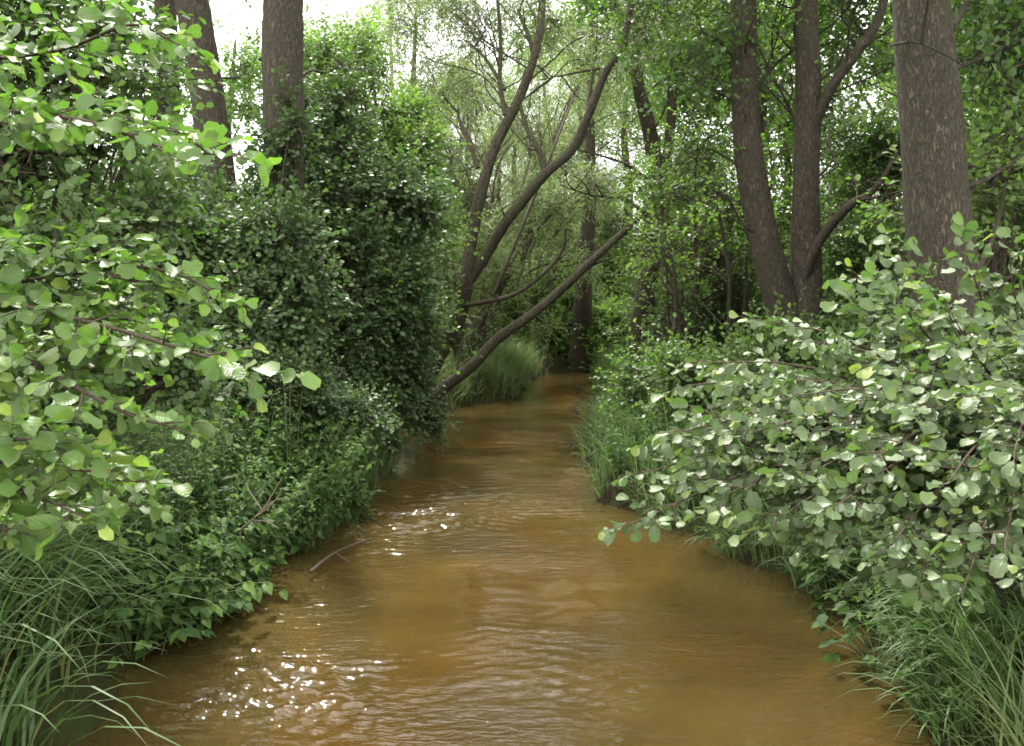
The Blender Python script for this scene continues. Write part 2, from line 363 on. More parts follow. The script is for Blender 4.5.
# ------------------------------------------------------------------ terrain and stream
CH = np.array([(0, -60, 2.3), (0, -20, 2.3), (.02, 4.8, 2.24), (.08, 7.2, 2.17), (-.28, 10.9, 1.36), (-.28, 15.8, 1.6), (.10, 19.4, 1.6),
               (1.0, 22.2, 1.05), (1.5, 27.3, 1.05), (3.0, 30.6, 1.15), (7, 33, 1.3), (16, 34.5, 1.4), (60, 45, 1.5)])
CC = smooth(CH, 8)
def chan_d(x, y):
    """distance outside the water's edge (negative over the stream)"""
    x = np.asarray(x, float); y = np.asarray(y, float)
    best = np.full(x.shape, 1e9)
    for a, b in zip(CC[:-1], CC[1:]):
        d = b[:2] - a[:2]; l2 = d.dot(d)
        t = np.clip(((x - a[0]) * d[0] + (y - a[1]) * d[1]) / l2, 0, 1)
        q = np.hypot(x - a[0] - t * d[0], y - a[1] - t * d[1]) - (a[2] + t * (b[2] - a[2]))
        best = np.minimum(best, q)
    return best + .10 * np.sin(y * 2.3 + x) + .07 * np.sin(y * 5.1 + 1.3 + np.sign(x)) + .04 * np.sin(y * 11 + x * 3)
def zg(x, y):
    s = chan_d(x, y); x = np.asarray(x, float); y = np.asarray(y, float)
    o = np.maximum(s, 0); i = np.clip(-s / .9, 0, 1)
    up = .38 * (1 - np.exp(-o / .22)) + .40 * (1 - np.exp(-o / 2.5)) + np.minimum(o, 1) * (.09 * np.sin(x * 1.1 + 2) * np.cos(y * .9) + .05 * np.sin(x * 2.7 + y * 2.1))
    return up - .55 * (i * i * (3 - 2 * i)) + np.where(s < 0, .03 * np.sin(x * 2.2) * np.sin(y * 1.7) * i, 0)

def axis(lo, hi, step, far):
    a = [lo]; s = step
    m = list(np.arange(lo, hi, step)) + [hi]
    left, right = [], []
    p, s = lo, step
    while p > -far: s *= 1.25; p -= s; left.append(p)
    p, s = hi, step
    while p < far: s *= 1.25; p += s; right.append(p)
    return np.array(left[::-1] + m + right)
xs = axis(-6, 8, .11, 600); ys = axis(-2, 36, .16, 700)
X, Y = np.meshgrid(xs, ys)
Z = zg(X, Y)
mb = MB(); nx, ny = len(xs), len(ys)
i, j = np.meshgrid(np.arange(ny - 1), np.arange(nx - 1), indexing='ij')
mb.add(np.stack([X, Y, Z], -1).reshape(-1, 3), np.stack([i * nx + j, i * nx + j + 1, (i + 1) * nx + j + 1, (i + 1) * nx + j], -1).reshape(-1, 4))
tag(mb.build('ground', ground_mat()), kind='structure')

# the water: one sheet with real ripples, as wide as the channel and a little under the banks
mb = MB()
ts = np.concatenate([np.linspace(-60, 4, 40), np.linspace(4.05, 13, 360), np.linspace(13.1, 30, 220)])
us = np.linspace(-1, 1, 121)
seg = np.concatenate([[0], np.cumsum(np.hypot(*np.diff(CC[:, :2], axis=0).T))])
yy = CC[:, 1]
cx = np.interp(ts, yy, CC[:, 0]); hw = np.interp(ts, yy, CC[:, 2]) + .55
X = cx[:, None] + us[None] * hw[:, None]; Y = np.repeat(ts[:, None], len(us), 1)
Zw = np.zeros_like(X)
def ripples(px, py, r, amp, lam, n=2):
    global Zw
    v = (py - 373) / F; dz = -math.sin(PITCH) - v * math.cos(PITCH); t = CAMH / -dz
    x0, y0 = t * (px - 512) / F, t * (math.cos(PITCH) - v * math.sin(PITCH)); amp *= 1.7
    e = np.exp(-(((X - x0) / r) ** 2 + ((Y - y0) / (r * 1.15)) ** 2) * 1.6)
    for k in range(n):          # a few arcs round a stone or stem ...
        xx, yk = x0 + random.uniform(-.5, .5) * r, y0 - random.uniform(.2, 1.2) * r
        d = np.hypot(X - xx, Y - yk)
        Zw += .45 * amp * np.sin(2 * math.pi * d / (lam * random.uniform(.7, 1.5)) + random.uniform(0, 6)) * e
    for k in range(3 * n + 3):  # ... in short crossing wavelets
        an = random.gauss(math.pi / 2, .75); lk = lam * random.uniform(.55, 1.9); cxx, cyy = x0 + random.uniform(-.8, .8) * r, y0 + random.uniform(-.8, .8) * r; rk = r * random.uniform(.25, .6)
        ek = np.exp(-(((X - cxx) / (rk * 1.4)) ** 2 + ((Y - cyy) / rk) ** 2))
        Zw += .8 * amp * math.sqrt(lk / lam) * np.sin(2 * math.pi * (X * math.cos(an) + Y * math.sin(an)) / lk + random.uniform(0, 6)) * ek
for a in ((515, 675, .5, .0013, .10, 4), (500, 630, .5, .0010, .09, 3), (410, 520, .7, .0055, .13, 6), (430, 490, .8, .0034, .15, 5), (300, 690, .45, .0058, .11, 5), (235, 695, .3, .0055, .09, 4), (265, 660, .3, .0045, .09, 3), (340, 720, .3, .003, .09, 3), (540, 735, .5, .0018, .10, 2),
          (390, 555, .5, .0018, .12, 2), (530, 505, .6, .0022, .16, 2), (580, 400, 1.3, .004, .3, 3), (560, 450, 1.2, .003, .26, 2), (330, 600, .5, .0014, .1, 2), (600, 470, .5, .004, .14, 3)):
    ripples(*a)
nx, ny = len(us), len(ts)
i, j = np.meshgrid(np.arange(ny - 1), np.arange(nx - 1), indexing='ij')
Fc = np.stack([i * nx + j, i * nx + j + 1, (i + 1) * nx + j + 1, (i + 1) * nx + j], -1).reshape(-1, 4)
mb.add(np.stack([X, Y, Zw], -1).reshape(-1, 3), Fc)
# the reach beyond the bend
k0 = np.argmax(CC[:, 1] > 30); Q = CC[k0 - 1:]
T = nrm(np.gradient(Q[:, :2], axis=0)); Nn = np.stack([T[:, 1], -T[:, 0]], 1)
a = np.interp(30, yy, CC[:, 0]); h0 = np.interp(30, yy, CC[:, 2]) + .55
Lf = np.vstack([[a - h0, 30], Q[1:, :2] - Nn[1:] * (Q[1:, 2:] + .55)]); Rt = np.vstack([[a + h0, 30], Q[1:, :2] + Nn[1:] * (Q[1:, 2:] + .55)])
V = np.zeros((2 * len(Q), 3)); V[0::2, :2] = Lf; V[1::2, :2] = Rt
mb.add(V, np.array([[2 * q, 2 * q + 1, 2 * q + 3, 2 * q + 2] for q in range(len(Q) - 1)]))
tag(mb.build('stream_water', water_mat()), kind='structure')

# ------------------------------------------------------------------ plant builders
UP = np.array([0, 0, 1.0])

def crown_mesh(lobes, n_leaves, size, tmpls, origin_dir=None, spray=.45, per=9, up=.55, droop=0.0, clumps=7, csig=.36, nbias=(0, 0, 0), hollow=.35, rsel=(0, 1), lmat=0, tmat=1, twig_r=.004, sb=1.0):
    """leaves in sprays, sprays in clumps, clumps in lobes (cx, cy, cz, rx, ry, rz)"""
    lob0 = np.array(lobes, float); mb = MB()
    sub = []
    for l in lob0:
        for k in range(5):
            f_ = rng.uniform(.32, .62); sub.append(np.concatenate([l[:3] + rvec(1)[0] * l[3:6] * rng.uniform(.25, .95), l[3:6] * f_]))
    lob = np.array(sub)
    wgt = (lob[:, 3] * lob[:, 4] * lob[:, 5]) ** (.75); wgt /= wgt.sum()
    ns = max(1, n_leaves // per)
    li = rng.choice(len(lob), ns, p=wgt)
    cdir = rvec(len(lob) * clumps).reshape(len(lob), clumps, 3); cdir[..., 2] += .15; cdir = nrm(cdir)
    cfr = rng.uniform(hollow, 1, (len(lob), clumps)) ** .6
    cw = rng.integers(0, clumps, ns)
    dirs = cdir[li, cw]; fr = cfr[li, cw]
    Rr = lob[li, 3:6]
    off = dirs * fr[:, None] + rng.normal(0, csig, (ns, 3)) * .8
    P0 = lob[li, :3] + off * Rr
    out = nrm(off * .8 + dirs * .4)
    ax = nrm(out * .7 + rvec(ns) * .75 + UP * (up - .4) + np.array([0, 0, -droop]))
    ln = spray * rng.uniform(.55, 1.25, ns)
    prisms(mb, P0 - ax * ln[:, None] * .5, P0 + ax * ln[:, None] * .9, twig_r, twig_r * .35, tmat)
    side = nrm(np.cross(ax, nrm(UP + rvec(ns) * .5)))
    Ps, Ds, Ns, Rs = [], [], [], []
    clr = rng.random((len(lob), clumps))[li, cw]
    for q in range(per):
        t = (q + .3 + rng.random(ns) * .5) / per
        sg = (1 if q % 2 else -1)
        sag = np.array([0, 0, -1]) * (droop * .6 * ln * t * t)[:, None]
        Ps.append(P0 + ax * (ln * (t - .05))[:, None] + sag + rvec(ns) * .012)
        Ds.append(nrm(ax * (.35 + .6 * t[:, None]) + side * sg * (1.05 - .7 * t[:, None]) + rvec(ns) * .35 + UP * (-.12 - droop * .5)))
        Ns.append(nrm(UP * up * sb + out * .5 + rvec(ns) * .5 + np.array(nbias)))
        Rs.append(np.clip(rsel[0] + (rsel[1] - rsel[0]) * (.25 * clr + .45 * rng.random(ns) + .3 * t ** 2), 0, 1))
    Pa = np.concatenate(Ps); put_leaves(mb, Pa, np.concatenate(Ds), np.concatenate(Ns), size * rng.uniform(.65, 1.2, len(Pa)), tmpls, np.concatenate(Rs), lmat)
    mb.clump_pts = np.concatenate([lob[:, None, :3], lob[:, None, :3] + cdir[:, :1] * lob[:, None, 3:6] * .5], 1).reshape(len(lob0), 10, 3)
    return mb

def limb(mb, a, b, r0, r1, sides=6, sag=.12, n=5, mat=0):
    a = np.asarray(a, float); b = np.asarray(b, float); d = np.linalg.norm(b - a)
    m = [a + (b - a) * t + rng.normal(0, .05 * d, 3) * (0 < t < 1) + UP * sag * d * math.sin(math.pi * t) for t in (0, .33, .66, 1)]
    tube(mb, smooth(m, n), [r0, r1], sides, mat)

def lobes_px(l):
    """(px, py, Y, radius_px[, depth radius m]) -> world lobes"""
    out = []
    for e in l:
        px, py, Y, rp = e[:4]; r = rp * Y / F; rd = e[4] if len(e) > 4 else r
        p = W(px, py, Y); out.append((*p, r, rd, r * .92))
    return out

def shrub(name, label, cat, base, lobes, n, size, leaf, tmpls, bark='twig', group=None, stem_r=.03, **kw):
    base = np.array([base[0], base[1], float(zg(base[0], base[1])) - .05])
    root = empty(name, base, label, cat, group)
    cm = crown_mesh(lobes, n, size, tmpls, **kw)
    cm.build('crown', [M[leaf], M['twig']], root, base)
    sm = MB()
    for li, lb in enumerate(lobes):
        c = np.array(lb[:3]); st = base + np.array([rng.normal(0, .12), rng.normal(0, .12), 0])
        limb(sm, st, c, stem_r, stem_r * .45, 6, .1)
        for q in cm.clump_pts[li]:
            limb(sm, c - (c - st) * rng.uniform(.05, .35), q, stem_r * .4, stem_r * .12, 4, .06, 4)
    sm.build('stems', M[bark], root, base)
    return root

def tree(name, label, trunk, rad, lobes, n, size, leaf, tmpls, bark='bark', limbs=(), group=None, sides=18, rough=.03, twigs=0, wig=0.0, cat='tree', **kw):
    """trunk: list of world points from the ground up; limbs: list of (points, r0, r1)"""
    tr = np.array(trunk, float); base = tr[0].copy()
    root = empty(name, base, label, cat, group)
    if wig: tr[2:-1] += rng.normal(0, wig, tr[2:-1].shape) * [1, 1, .3]
    P = smooth(tr, 10)
    mb = MB(); tube(mb, P, rad, sides, 0, rough); mb.build('trunk', M[bark], root, base)
    spines = [P[len(P) // 3:]]
    for pts, r0, r1 in limbs:
        pts = np.array(pts, float)
        if wig: pts[1:-1] += rng.normal(0, wig, pts[1:-1].shape) * [1, 1, .4]
        spines.append(smooth(pts, 8)[3:])
        mb = MB(); tube(mb, smooth(pts, 8), [r0, (r0 + r1) * .5, r1], 10, 0, rough); mb.build('limb', M[bark], root, base)
    if lobes:
        cm = crown_mesh(lobes, n, size, tmpls, **kw)
        bm_ = cm
        for k in range(twigs):
            sp_ = random.choice(spines); i = random.randrange(1, len(sp_)); a = sp_[i]; d = nrm(sp_[i] - sp_[i - 1])
            d = nrm(d * .5 + rvec(1)[0] * [1, .7, .6] + UP * .35); l_ = random.uniform(.4, 1.7); q_ = a + d * l_
            limb(cm, a, q_, .016, .005, 5, random.uniform(-.12, .2), 5, mat=1)
            for _ in range(2): e_ = a + d * l_ * random.uniform(.3, .8); limb(cm, e_, e_ + nrm(d + rvec(1)[0]) * l_ * .4, .007, .003, 4, .05, 4, mat=1)
        for li, lb in enumerate(lobes):
            c = np.array(lb[:3]); zt = np.clip(c[2] - .45 * np.hypot(c[0] - tr[-1, 0], c[1] - tr[-1, 1]) - .3, P[0, 2] + 1.0, P[-1, 2])
            a = P[np.argmin(abs(P[:, 2] - zt))]
            rr = max(.02, min(.07, .3 * rad[-1] if len(rad) else .05))
            limb(bm_, a, c, rr, rr * .4, 6, .08, mat=1)
            for q in cm.clump_pts[li]: limb(bm_, c - (c - a) * rng.uniform(0, .3), q, rr * .38, rr * .1, 4, .05, 4, mat=1)
        cm.build('crown', [M[leaf], M[bark]], root, base)
    return root

def copy_tree(o, loc, rz, sc, label=None, group=None, parent=None):
    c = o.copy(); C.objects.link(c)
    if parent is not None: c.parent = parent
    else:
        c.location = loc; c.rotation_euler = (0, 0, rz); c.scale = (sc, sc, sc)
        if label: c['label'] = label
        if group: c['group'] = group
    for ch in o.children: copy_tree(ch, None, 0, 1, parent=c)
    return c

def G(x, y, dz=-.05): return np.array([x, y, float(zg(x, y)) + dz])
def trunk_px(base, pts): return [G(*base)] + [W(*p) for p in pts]

# ------------------------------------------------------------------ close alders: branches with every leaf set on its twig
def leafy_branches(cr, st, branches, leaf, size, nbias, twig_len=.30, step=.07, leaf_step=.034, start=.3, bright=.0, dens=1.0, flat=1.0):
    """cr collects leaves, st the wood; branches: world polylines"""
    P, D, Nn, Sz, Rn = [], [], [], [], []
    nb = np.array(nbias, float)
    def twig(p, d, ln, r, lvl):
        n = max(4, int(ln / leaf_step)); q = p.copy(); pts = [q.copy()]
        d = d / np.linalg.norm(d)
        side = np.cross(d, UP); side /= max(np.linalg.norm(side), 1e-6)
        k = random.choice((0, 1))
        for s_ in range(n):
            d = d + rng.normal(0, .07, 3) + np.array([0, 0, -.012]) ; d /= np.linalg.norm(d)
            q = q + d * leaf_step; pts.append(q.copy()); k ^= 1
            t = (s_ + 1) / n
            if random.random() > dens: continue
            sg = 1 if k else -1
            ld = d * (.45 + .5 * t) + side * sg * (1.0 - .5 * t) + rng.normal(0, .28, 3) + np.array([0, 0, -.22])
            ld /= np.linalg.norm(ld)
            pet = .35 * size
            base = q + ld * pet * .5
            P.append(base); D.append(ld); Nn.append(nb + rng.normal(0, .62, 3) + side * sg * .2)
            Sz.append(size * (random.uniform(.72, 1.28) if random.random() < .72 else random.uniform(.38, .75)) * (1 - .25 * (t > .9)))
            Rn.append(np.clip(.18 + .38 * random.random() + bright + (.28 * t ** 3 + (.22 * random.random() if t > .85 else 0)) + (.5 if random.random() < .012 else 0), 0, 1))
            if lvl > 0 and random.random() < .16 and s_ > 1 and ln * (1 - t) > .08:
                twig(q, d * .6 + side * sg * .8 + rng.normal(0, .2, 3), ln * (1 - t) * .7 + .06, r * .6, lvl - 1)
        tube(st, np.array(pts), [r, r * .4], 4)
    for b in branches:
        B = smooth(b, 10); L_ = np.concatenate([[0], np.cumsum(np.linalg.norm(np.diff(B, axis=0), axis=1))])
        tot = L_[-1]; r0 = .003 + .0042 * min(tot, 2.2)
        tube(st, B, [r0, .003], 7)
        s_ = start * tot; k = 0
        while s_ < tot:
            i = min(np.searchsorted(L_, s_), len(B) - 1); i = max(i, 1)
            p = B[i]; d = B[i] - B[i - 1]; d = d / np.linalg.norm(d)
            side = np.cross(d, UP); side /= np.linalg.norm(side)
            sg = 1 if k % 2 else -1; k += 1
            fr = s_ / tot
            twig(p, d * .7 + side * sg * .75 + rng.normal(0, .28, 3) * [1, 1, flat] + UP * .1 * flat, twig_len * random.uniform(.5, 1.15) * (1.15 - .6 * fr), .003, 1)
            s_ += step * random.uniform(.6, 1.4)
        twig(B[-1], B[-1] - B[-2], twig_len * .5, .0025, 0)
    P = np.array(P); put_leaves(cr, P, np.array(D), np.array(Nn), np.array(Sz), ALDER, np.array(Rn))
    # leaf stalks
    Dn = nrm(np.array(D)); sz = np.array(Sz)[:, None]
    prisms(st, P - Dn * sz * .28, P + Dn * sz * .03, .0011, .0008, 0)
    return len(P)

def near_alder(name, label, base, branches, leaf, size, nbias, **kw):
    base = G(*base); root = empty(name, base, label, 'shrub')
    cr, st = MB(), MB()
    full = []
    for b in branches:
        full.append([W(*p) for p in b])
    for b in full:
        a = b[0]; m = base + (a - base) * .5 + np.array([0, 0, .25]); tube(st, smooth([base + rng.normal(0, .05, 3) * [1, 1, 0], m, a], 8), [.022, .014], 7)
    n = leafy_branches(cr, st, full, leaf, size, nbias, **kw)
    st.build('stems', M['twig'], root, base); cr.build('crown', M[leaf], root, base)
    return root

near_alder('alder_shrub', 'bright green alder reaching in at the upper left, its rounded leaves largest in the picture', (-3.1, 3.2),
    [[(-170, 160, 3.1), (-20, 115, 2.95), (80, 120, 2.85), (165, 148, 2.75), (225, 155, 2.65)],
     [(-150, 60, 3.3), (-30, 60, 3.2), (60, 50, 3.1), (130, 25, 3.0), (170, 40, 3.0)],
     [(-170, 330, 3.1), (-10, 305, 2.95), (100, 325, 2.85), (200, 355, 2.7), (262, 372, 2.62)],
     [(-150, 265, 3.3), (0, 262, 3.2), (90, 262, 3.1), (170, 272, 3.0), (210, 290, 2.95)],
     [(-120, 330, 3.0), (0, 350, 2.85), (70, 385, 2.7), (130, 415, 2.65), (165, 425, 2.6)],
     [(-150, 420, 2.9), (-40, 440, 2.8), (30, 440, 2.7), (75, 455, 2.65)],
     [(-150, 470, 2.9), (-40, 485, 2.8), (30, 495, 2.7), (80, 515, 2.6)],
     [(-150, 370, 3.2), (-30, 370, 3.1), (60, 360, 3.0), (120, 350, 2.95)],
     [(-150, 520, 2.8), (-50, 520, 2.75), (10, 530, 2.7)]] + [[(-150, yy + 8, dd + .3), (-30, yy + 10, dd + .15), (x2 * .5, yy - 4, dd + .05), (x2, yy + random.uniform(-12, 30), dd)]
      for yy, x2, dd in [(random.choice((random.uniform(60, 150), random.uniform(260, 520), random.uniform(280, 500), random.uniform(300, 480))), random.uniform(20, 185), random.uniform(2.9, 4.1)) for _ in range(15)]],
    'alder', .063, (.2, -.42, .66), twig_len=.25, step=.043, start=.22, leaf_step=.027)

RB = (2.75, 5.2)
def arch(tip, mid=None, k=.55):
    """a branch of the right-hand alder from near its base out to a tip"""
    t = np.array(tip, float); b = G(*RB) + np.array([0, 0, .35]); tw = W(*tip)
    m = b + (tw - b) * k + np.array([0, 0, .28 * np.linalg.norm(tw - b) * .6])
    return [b + (m - b) * .45, m, (m + tw) * .5 + UP * .06, tw]
tips = [(655, 470, 4.2), (640, 520, 4.0), (670, 440, 4.3), (690, 385, 4.6), (712, 362, 4.7), (775, 322, 4.7), (835, 345, 4.6), (760, 430, 4.0), (725, 495, 3.9), (775, 520, 3.75), (845, 500, 3.6),
        (895, 540, 3.5), (925, 565, 3.4), (1005, 545, 3.2), (985, 400, 3.6), (925, 415, 3.8), (865, 400, 4.1), (1045, 345, 3.9), (1015, 450, 3.3), (805, 465, 3.8), (690, 430, 4.1), (745, 385, 4.3), (800, 395, 4.1),
        (880, 455, 3.6), (950, 480, 3.4), (820, 430, 4.0), (1060, 500, 3.2), (905, 370, 4.2), (960, 350, 4.1), (710, 460, 4.2), (1030, 400, 3.4), (850, 545, 3.6)]
def near_alder_w(name, label, base, branches, leaf, size, nbias, **kw):
    base = G(*base); root = empty(name, base, label, 'shrub'); cr, st = MB(), MB()
    for b in branches: tube(st, smooth([base + rng.normal(0, .06, 3) * [1, 1, 0], base * .5 + b[0] * .5 + UP * .05, b[0]], 6), [.02, .015], 7)
    leafy_branches(cr, st, branches, leaf, size, nbias, **kw)
    st.build('stems', M['twig'], root, base); cr.build('crown', M[leaf], root, base)
near_alder_w('alder_shrub', 'broad pale grey-green alder bush overhanging the water on the right bank', RB,
    [arch(t) for t in tips] + [arch((t[0] + random.uniform(5, 55), t[1] + random.uniform(-28, 30), t[2] + random.uniform(0, .7))) for t in tips] + [arch((t[0] + random.uniform(0, 60), t[1] + random.uniform(-26, 26), t[2] + random.uniform(-.2, .5))) for t in tips[12:24]],
    'alder_pale', .063, (-.12, -.36, .74), twig_len=.34, step=.075, start=.34, flat=.55)
RB2 = (2.95, 5.6)
b2 = G(*RB2) + UP * .3
br2 = []
for t in [(862, 280, 5.2), (900, 255, 5.3), (965, 250, 5.2), (1020, 285, 5.1), (880, 320, 5.0), (940, 300, 4.9), (1000, 330, 4.9), (1050, 270, 5.2), (985, 275, 5.3), (920, 340, 4.8), (875, 255, 5.4), (930, 268, 5.2), (890, 290, 5.0), (1010, 262, 5.0), (955, 320, 4.7), (905, 310, 4.7), (1035, 310, 4.8), (860, 305, 5.0)]:
    tw = W(*t); m = b2 + (tw - b2) * .5 + np.array([0, 0, .2]); br2.append([b2, m, (m + tw) / 2 + UP * .04, tw])
near_alder_w('alder_shrub', 'smaller alder bush of sprouting shoots in front of the thickest trunk on the right', RB2, br2, 'alder_pale', .075, (-.2, -.5, .68), twig_len=.28, step=.075, start=.45)

# ------------------------------------------------------------------ trees with trunks one can tell apart
def up_lobes(x, y, z0, z1, rad, n, r=(1.0, 1.6), seed=None):
    q = np.random.default_rng(seed or 1); out = []
    for k in range(n):
        a = q.uniform(0, 6.28); d = rad * math.sqrt(q.uniform(.05, 1)); rr = q.uniform(*r)
        out.append((x + d * math.cos(a), y + d * math.sin(a), q.uniform(z0, z1), rr, rr, rr * .75))
    return out

# thick trunk on the right
t = trunk_px((3.25, 7.1), [(962, 480, 7.05), (950, 330, 7.0), (938, 220, 7.0), (930, 110, 7.0), (921, 0, 7.0), (918, -120, 7.0), (915, -300, 7.0), (910, -650, 7.0)])
tree('alder_tree', 'thickest trunk, grey and furrowed, rising behind the alder bush on the right', t, [.38, .27, .232, .218, .203, .182, .172, .16, .08],
     up_lobes(3.6, 7.6, 5.6, 9.5, 2.3, 9, seed=3) + lobes_px([(1010, 40, 8.2, 90), (1020, 150, 8.6, 80), (985, -40, 7.8, 90)]), 16000, .085, 'alder_mid', ROUND, 'bark_big', sides=64, rough=.014, spray=.5, twigs=8,
     limbs=[([W(892, 45, 6.9), W(915, 42, 6.7), W(940, 52, 6.65), W(965, 66, 6.7)], .010, .005), ([W(950, 190, 7), W(985, 180, 7.2), W(1030, 150, 7.4)], .02, .008)])

# twin trunks
t1 = trunk_px((3.75, 13.2), [(792, 345, 13.1), (772, 270, 13), (756, 200, 13), (746, 130, 13), (744, 40, 13), (743, -80, 13), (735, -350, 13)])
tree('alder_tree', 'left one of the pair of dark brown trunks, bowed to the left', t1, [.30, .24, .20, .19, .18, .165, .15, .06],
     up_lobes(2.9, 13.5, 6.6, 11, 2.3, 8, seed=5) + lobes_px([(700, 30, 12.5, 62), (760, 60, 14, 50), (695, 150, 13, 30), (712, 190, 12.6, 30), (665, 190, 12.8, 20)]), 22000, .075, 'alder_mid', ROUND, 'bark_red', spray=.5, twigs=16,
     limbs=[([W(745, 110, 13), W(770, 70, 13.2), W(800, 45, 13.4)], .035, .012)])
t2 = trunk_px((4.05, 13.25), [(806, 345, 13.1), (806, 270, 13.05), (806, 180, 13), (808, 90, 13), (806, 0, 13), (805, -100, 13), (800, -380, 13)])
tree('alder_tree', 'right one of the pair of dark brown trunks, upright with a side limb', t2, [.34, .27, .20, .17, .16, .145, .13, .05],
     up_lobes(4.6, 13.9, 6.4, 11, 2.3, 9, seed=6) + lobes_px([(850, 130, 14, 60), (865, 30, 13.5, 60), (840, 210, 14, 45)]), 22000, .075, 'alder_mid', ROUND, 'bark_red', spray=.5, twigs=16,
     limbs=[([W(808, 140, 13), W(830, 90, 12.8), W(855, 55, 12.7), (W(878, 20, 12.7)), W(890, -30, 12.7)], .075, .05),
            ([W(800, 290, 13), W(820, 240, 12.7), W(850, 205, 12.5), W(868, 195, 12.5), W(885, 175, 12.5), W(898, 150, 12.6)], .075, .02),
            ([W(806, 150, 13), W(790, 110, 13.2), W(775, 80, 13.4)], .03, .015)])

# left trunks
t = trunk_px((-4.6, 13.2), [(226, 330, 13.1), (222, 220, 13), (212, 130, 13), (202, 60, 13), (192, 0, 13), (180, -90, 13), (165, -330, 13)])
tree('alder_tree', 'dark leaning trunk on the left bank, left of the straight upright trunk', t, [.27, .24, .22, .215, .21, .205, .2, .07],
     up_lobes(-6.3, 14.5, 7.5, 11, 1.5, 5, seed=8) + lobes_px([(150, 90, 14, 60), (215, 130, 14.5, 40), (240, 65, 15, 28)]), 12000, .08, 'alder_mid', ROUND, 'bark', spray=.5)
t = trunk_px((-2.95, 12.7), [(284, 330, 12.6), (284, 220, 12.5), (284, 120, 12.5), (283, 40, 12.5), (283, -60, 12.5), (280, -330, 12.5)])
tree('alder_tree', 'straight upright trunk on the left bank with leaves clothing its lower half', t, [.28, .26, .25, .25, .25, .24, .08],
     up_lobes(-2.6, 14.2, 10.5, 13, 1.6, 4, seed=9) + lobes_px([(283, 175, 12.1, 32, .25), (280, 230, 12.1, 36, .3), (290, 125, 12.2, 26, .2), (275, 150, 12.1, 26, .25), (292, 95, 12.2, 20, .2), (345, 60, 14, 36)]), 16000, .06, 'dark', ROUND, 'bark', spray=.35)
t = trunk_px((-5.5, 15.5), [(170, 300, 15.4), (167, 180, 15.3), (168, 90, 15.3), (165, 0, 15.3), (160, -100, 15.3), (150, -320, 15.3)])
tree('alder_tree', 'slimmest of the left bank trunks, half hidden in leaves at the back', t, [.2, .18, .17, .17, .16, .15, .05],
     up_lobes(-6, 16, 7, 11, 2.4, 7, seed=10) + lobes_px([(60, 60, 16, 80), (110, 150, 16, 60), (20, 160, 16, 80), (130, 30, 17, 45)]), 16000, .085, 'alder_mid', ROUND, 'bark', spray=.5)

# the willow at the bend
def px_line(l): return [W(*p) for p in l]
wb = (-1.95, 19.6)
t = [G(*wb)] + px_line([(440, 345, 19.4), (456, 315, 19.2), (468, 280, 19), (470, 240, 19), (480, 195, 19), (497, 145, 19), (520, 100, 19), (535, 50, 19), (544, 0, 19), (548, -70, 19), (560, -200, 19)])
tree('willow_tree', 'leaning willow at the bend with two bare curving stems in a V', t, [.24, .21, .17, .135, .118, .11, .10, .09, .078, .068, .058, .03],
     lobes_px([(420, 40, 20.5, 60, 1.4), (470, 60, 21, 50, 1.2), (400, 130, 20.5, 50, 1.2), (560, 20, 20, 50, 1.3), (620, 30, 18.5, 45, 1), (460, -60, 20, 70), (440, 180, 21, 40), (590, 60, 21, 40), (450, 12, 21, 36), (505, 0, 21.5, 40), (540, -10, 21, 36), (435, 90, 22, 34), (520, 120, 22, 36)]),
     30000, .10, 'willow', LANCE, 'bark_willow', sides=16, rough=.06, twigs=46, wig=.035, spray=.6, droop=.45, per=12,
     limbs=[(px_line([(466, 285, 19), (482, 258, 18.9), (505, 220, 18.7), (545, 175, 18.5), (572, 148, 18.4), (592, 105, 18.3), (606, 75, 18.2), (625, 45, 18.1), (630, 0, 18), (645, -80, 18)]), .115, .052),
            (px_line([(545, 172, 18.5), (536, 150, 18.6), (528, 130, 18.8), (520, 105, 19)]), .07, .035),
            (px_line([(466, 205, 19), (455, 185, 19.1), (447, 170, 19.2), (452, 155, 19.2)]), .05, .02),
            (px_line([(478, 168, 19), (472, 145, 19.2), (464, 125, 19.3), (458, 108, 19.4)]), .05, .022),
            (px_line([(505, 115, 19), (502, 80, 19.2), (500, 40, 19.3), (497, -10, 19.4)]), .05, .03),
            (px_line([(505, 90, 19.1), (492, 68, 19.3), (478, 52, 19.5), (465, 40, 19.7)]), .04, .015),
            (px_line([(588, 112, 18.3), (590, 85, 18.5), (596, 55, 18.7)]), .05, .02),
            (px_line([(535, 60, 19), (525, 35, 19.1), (518, 10, 19.2)]), .05, .03),
            (px_line([(600, 68, 18.2), (570, 72, 18.3), (540, 80, 18.4)]), .03, .01),
            (px_line([(462, 305, 19.1), (485, 302, 18.7), (515, 293, 18.4), (540, 276, 18.2), (560, 250, 18.1), (566, 228, 18)]), .055, .025)])
lg = px_line([(444, 388, 18.2), (470, 365, 18.0), (500, 340, 17.9), (530, 315, 17.8), (560, 290, 17.7), (590, 262, 17.6), (615, 238, 17.5), (640, 215, 17.4), (652, 195, 17.4)])
lg.insert(0, lg[0] + (lg[0] - lg[1]) * 1.2); lg[0][2] = float(zg(lg[0][0], lg[0][1])) - .1
for k in range(2, len(lg) - 1): lg[k] = lg[k] + np.array([rng.normal(0, .02), 0, rng.normal(0, .018)])
root = empty('leaning_trunk', lg[0], 'bare willow trunk slanting low over the water from the left bank at the bend', 'tree trunk')
mb = MB(); tube(mb, smooth(lg, 10), [.125, .115, .10, .095, .078, .08, .066, .06, .045, .025], 14, 0, .05); mb.build('trunk', M['bark_willow'], root, lg[0])
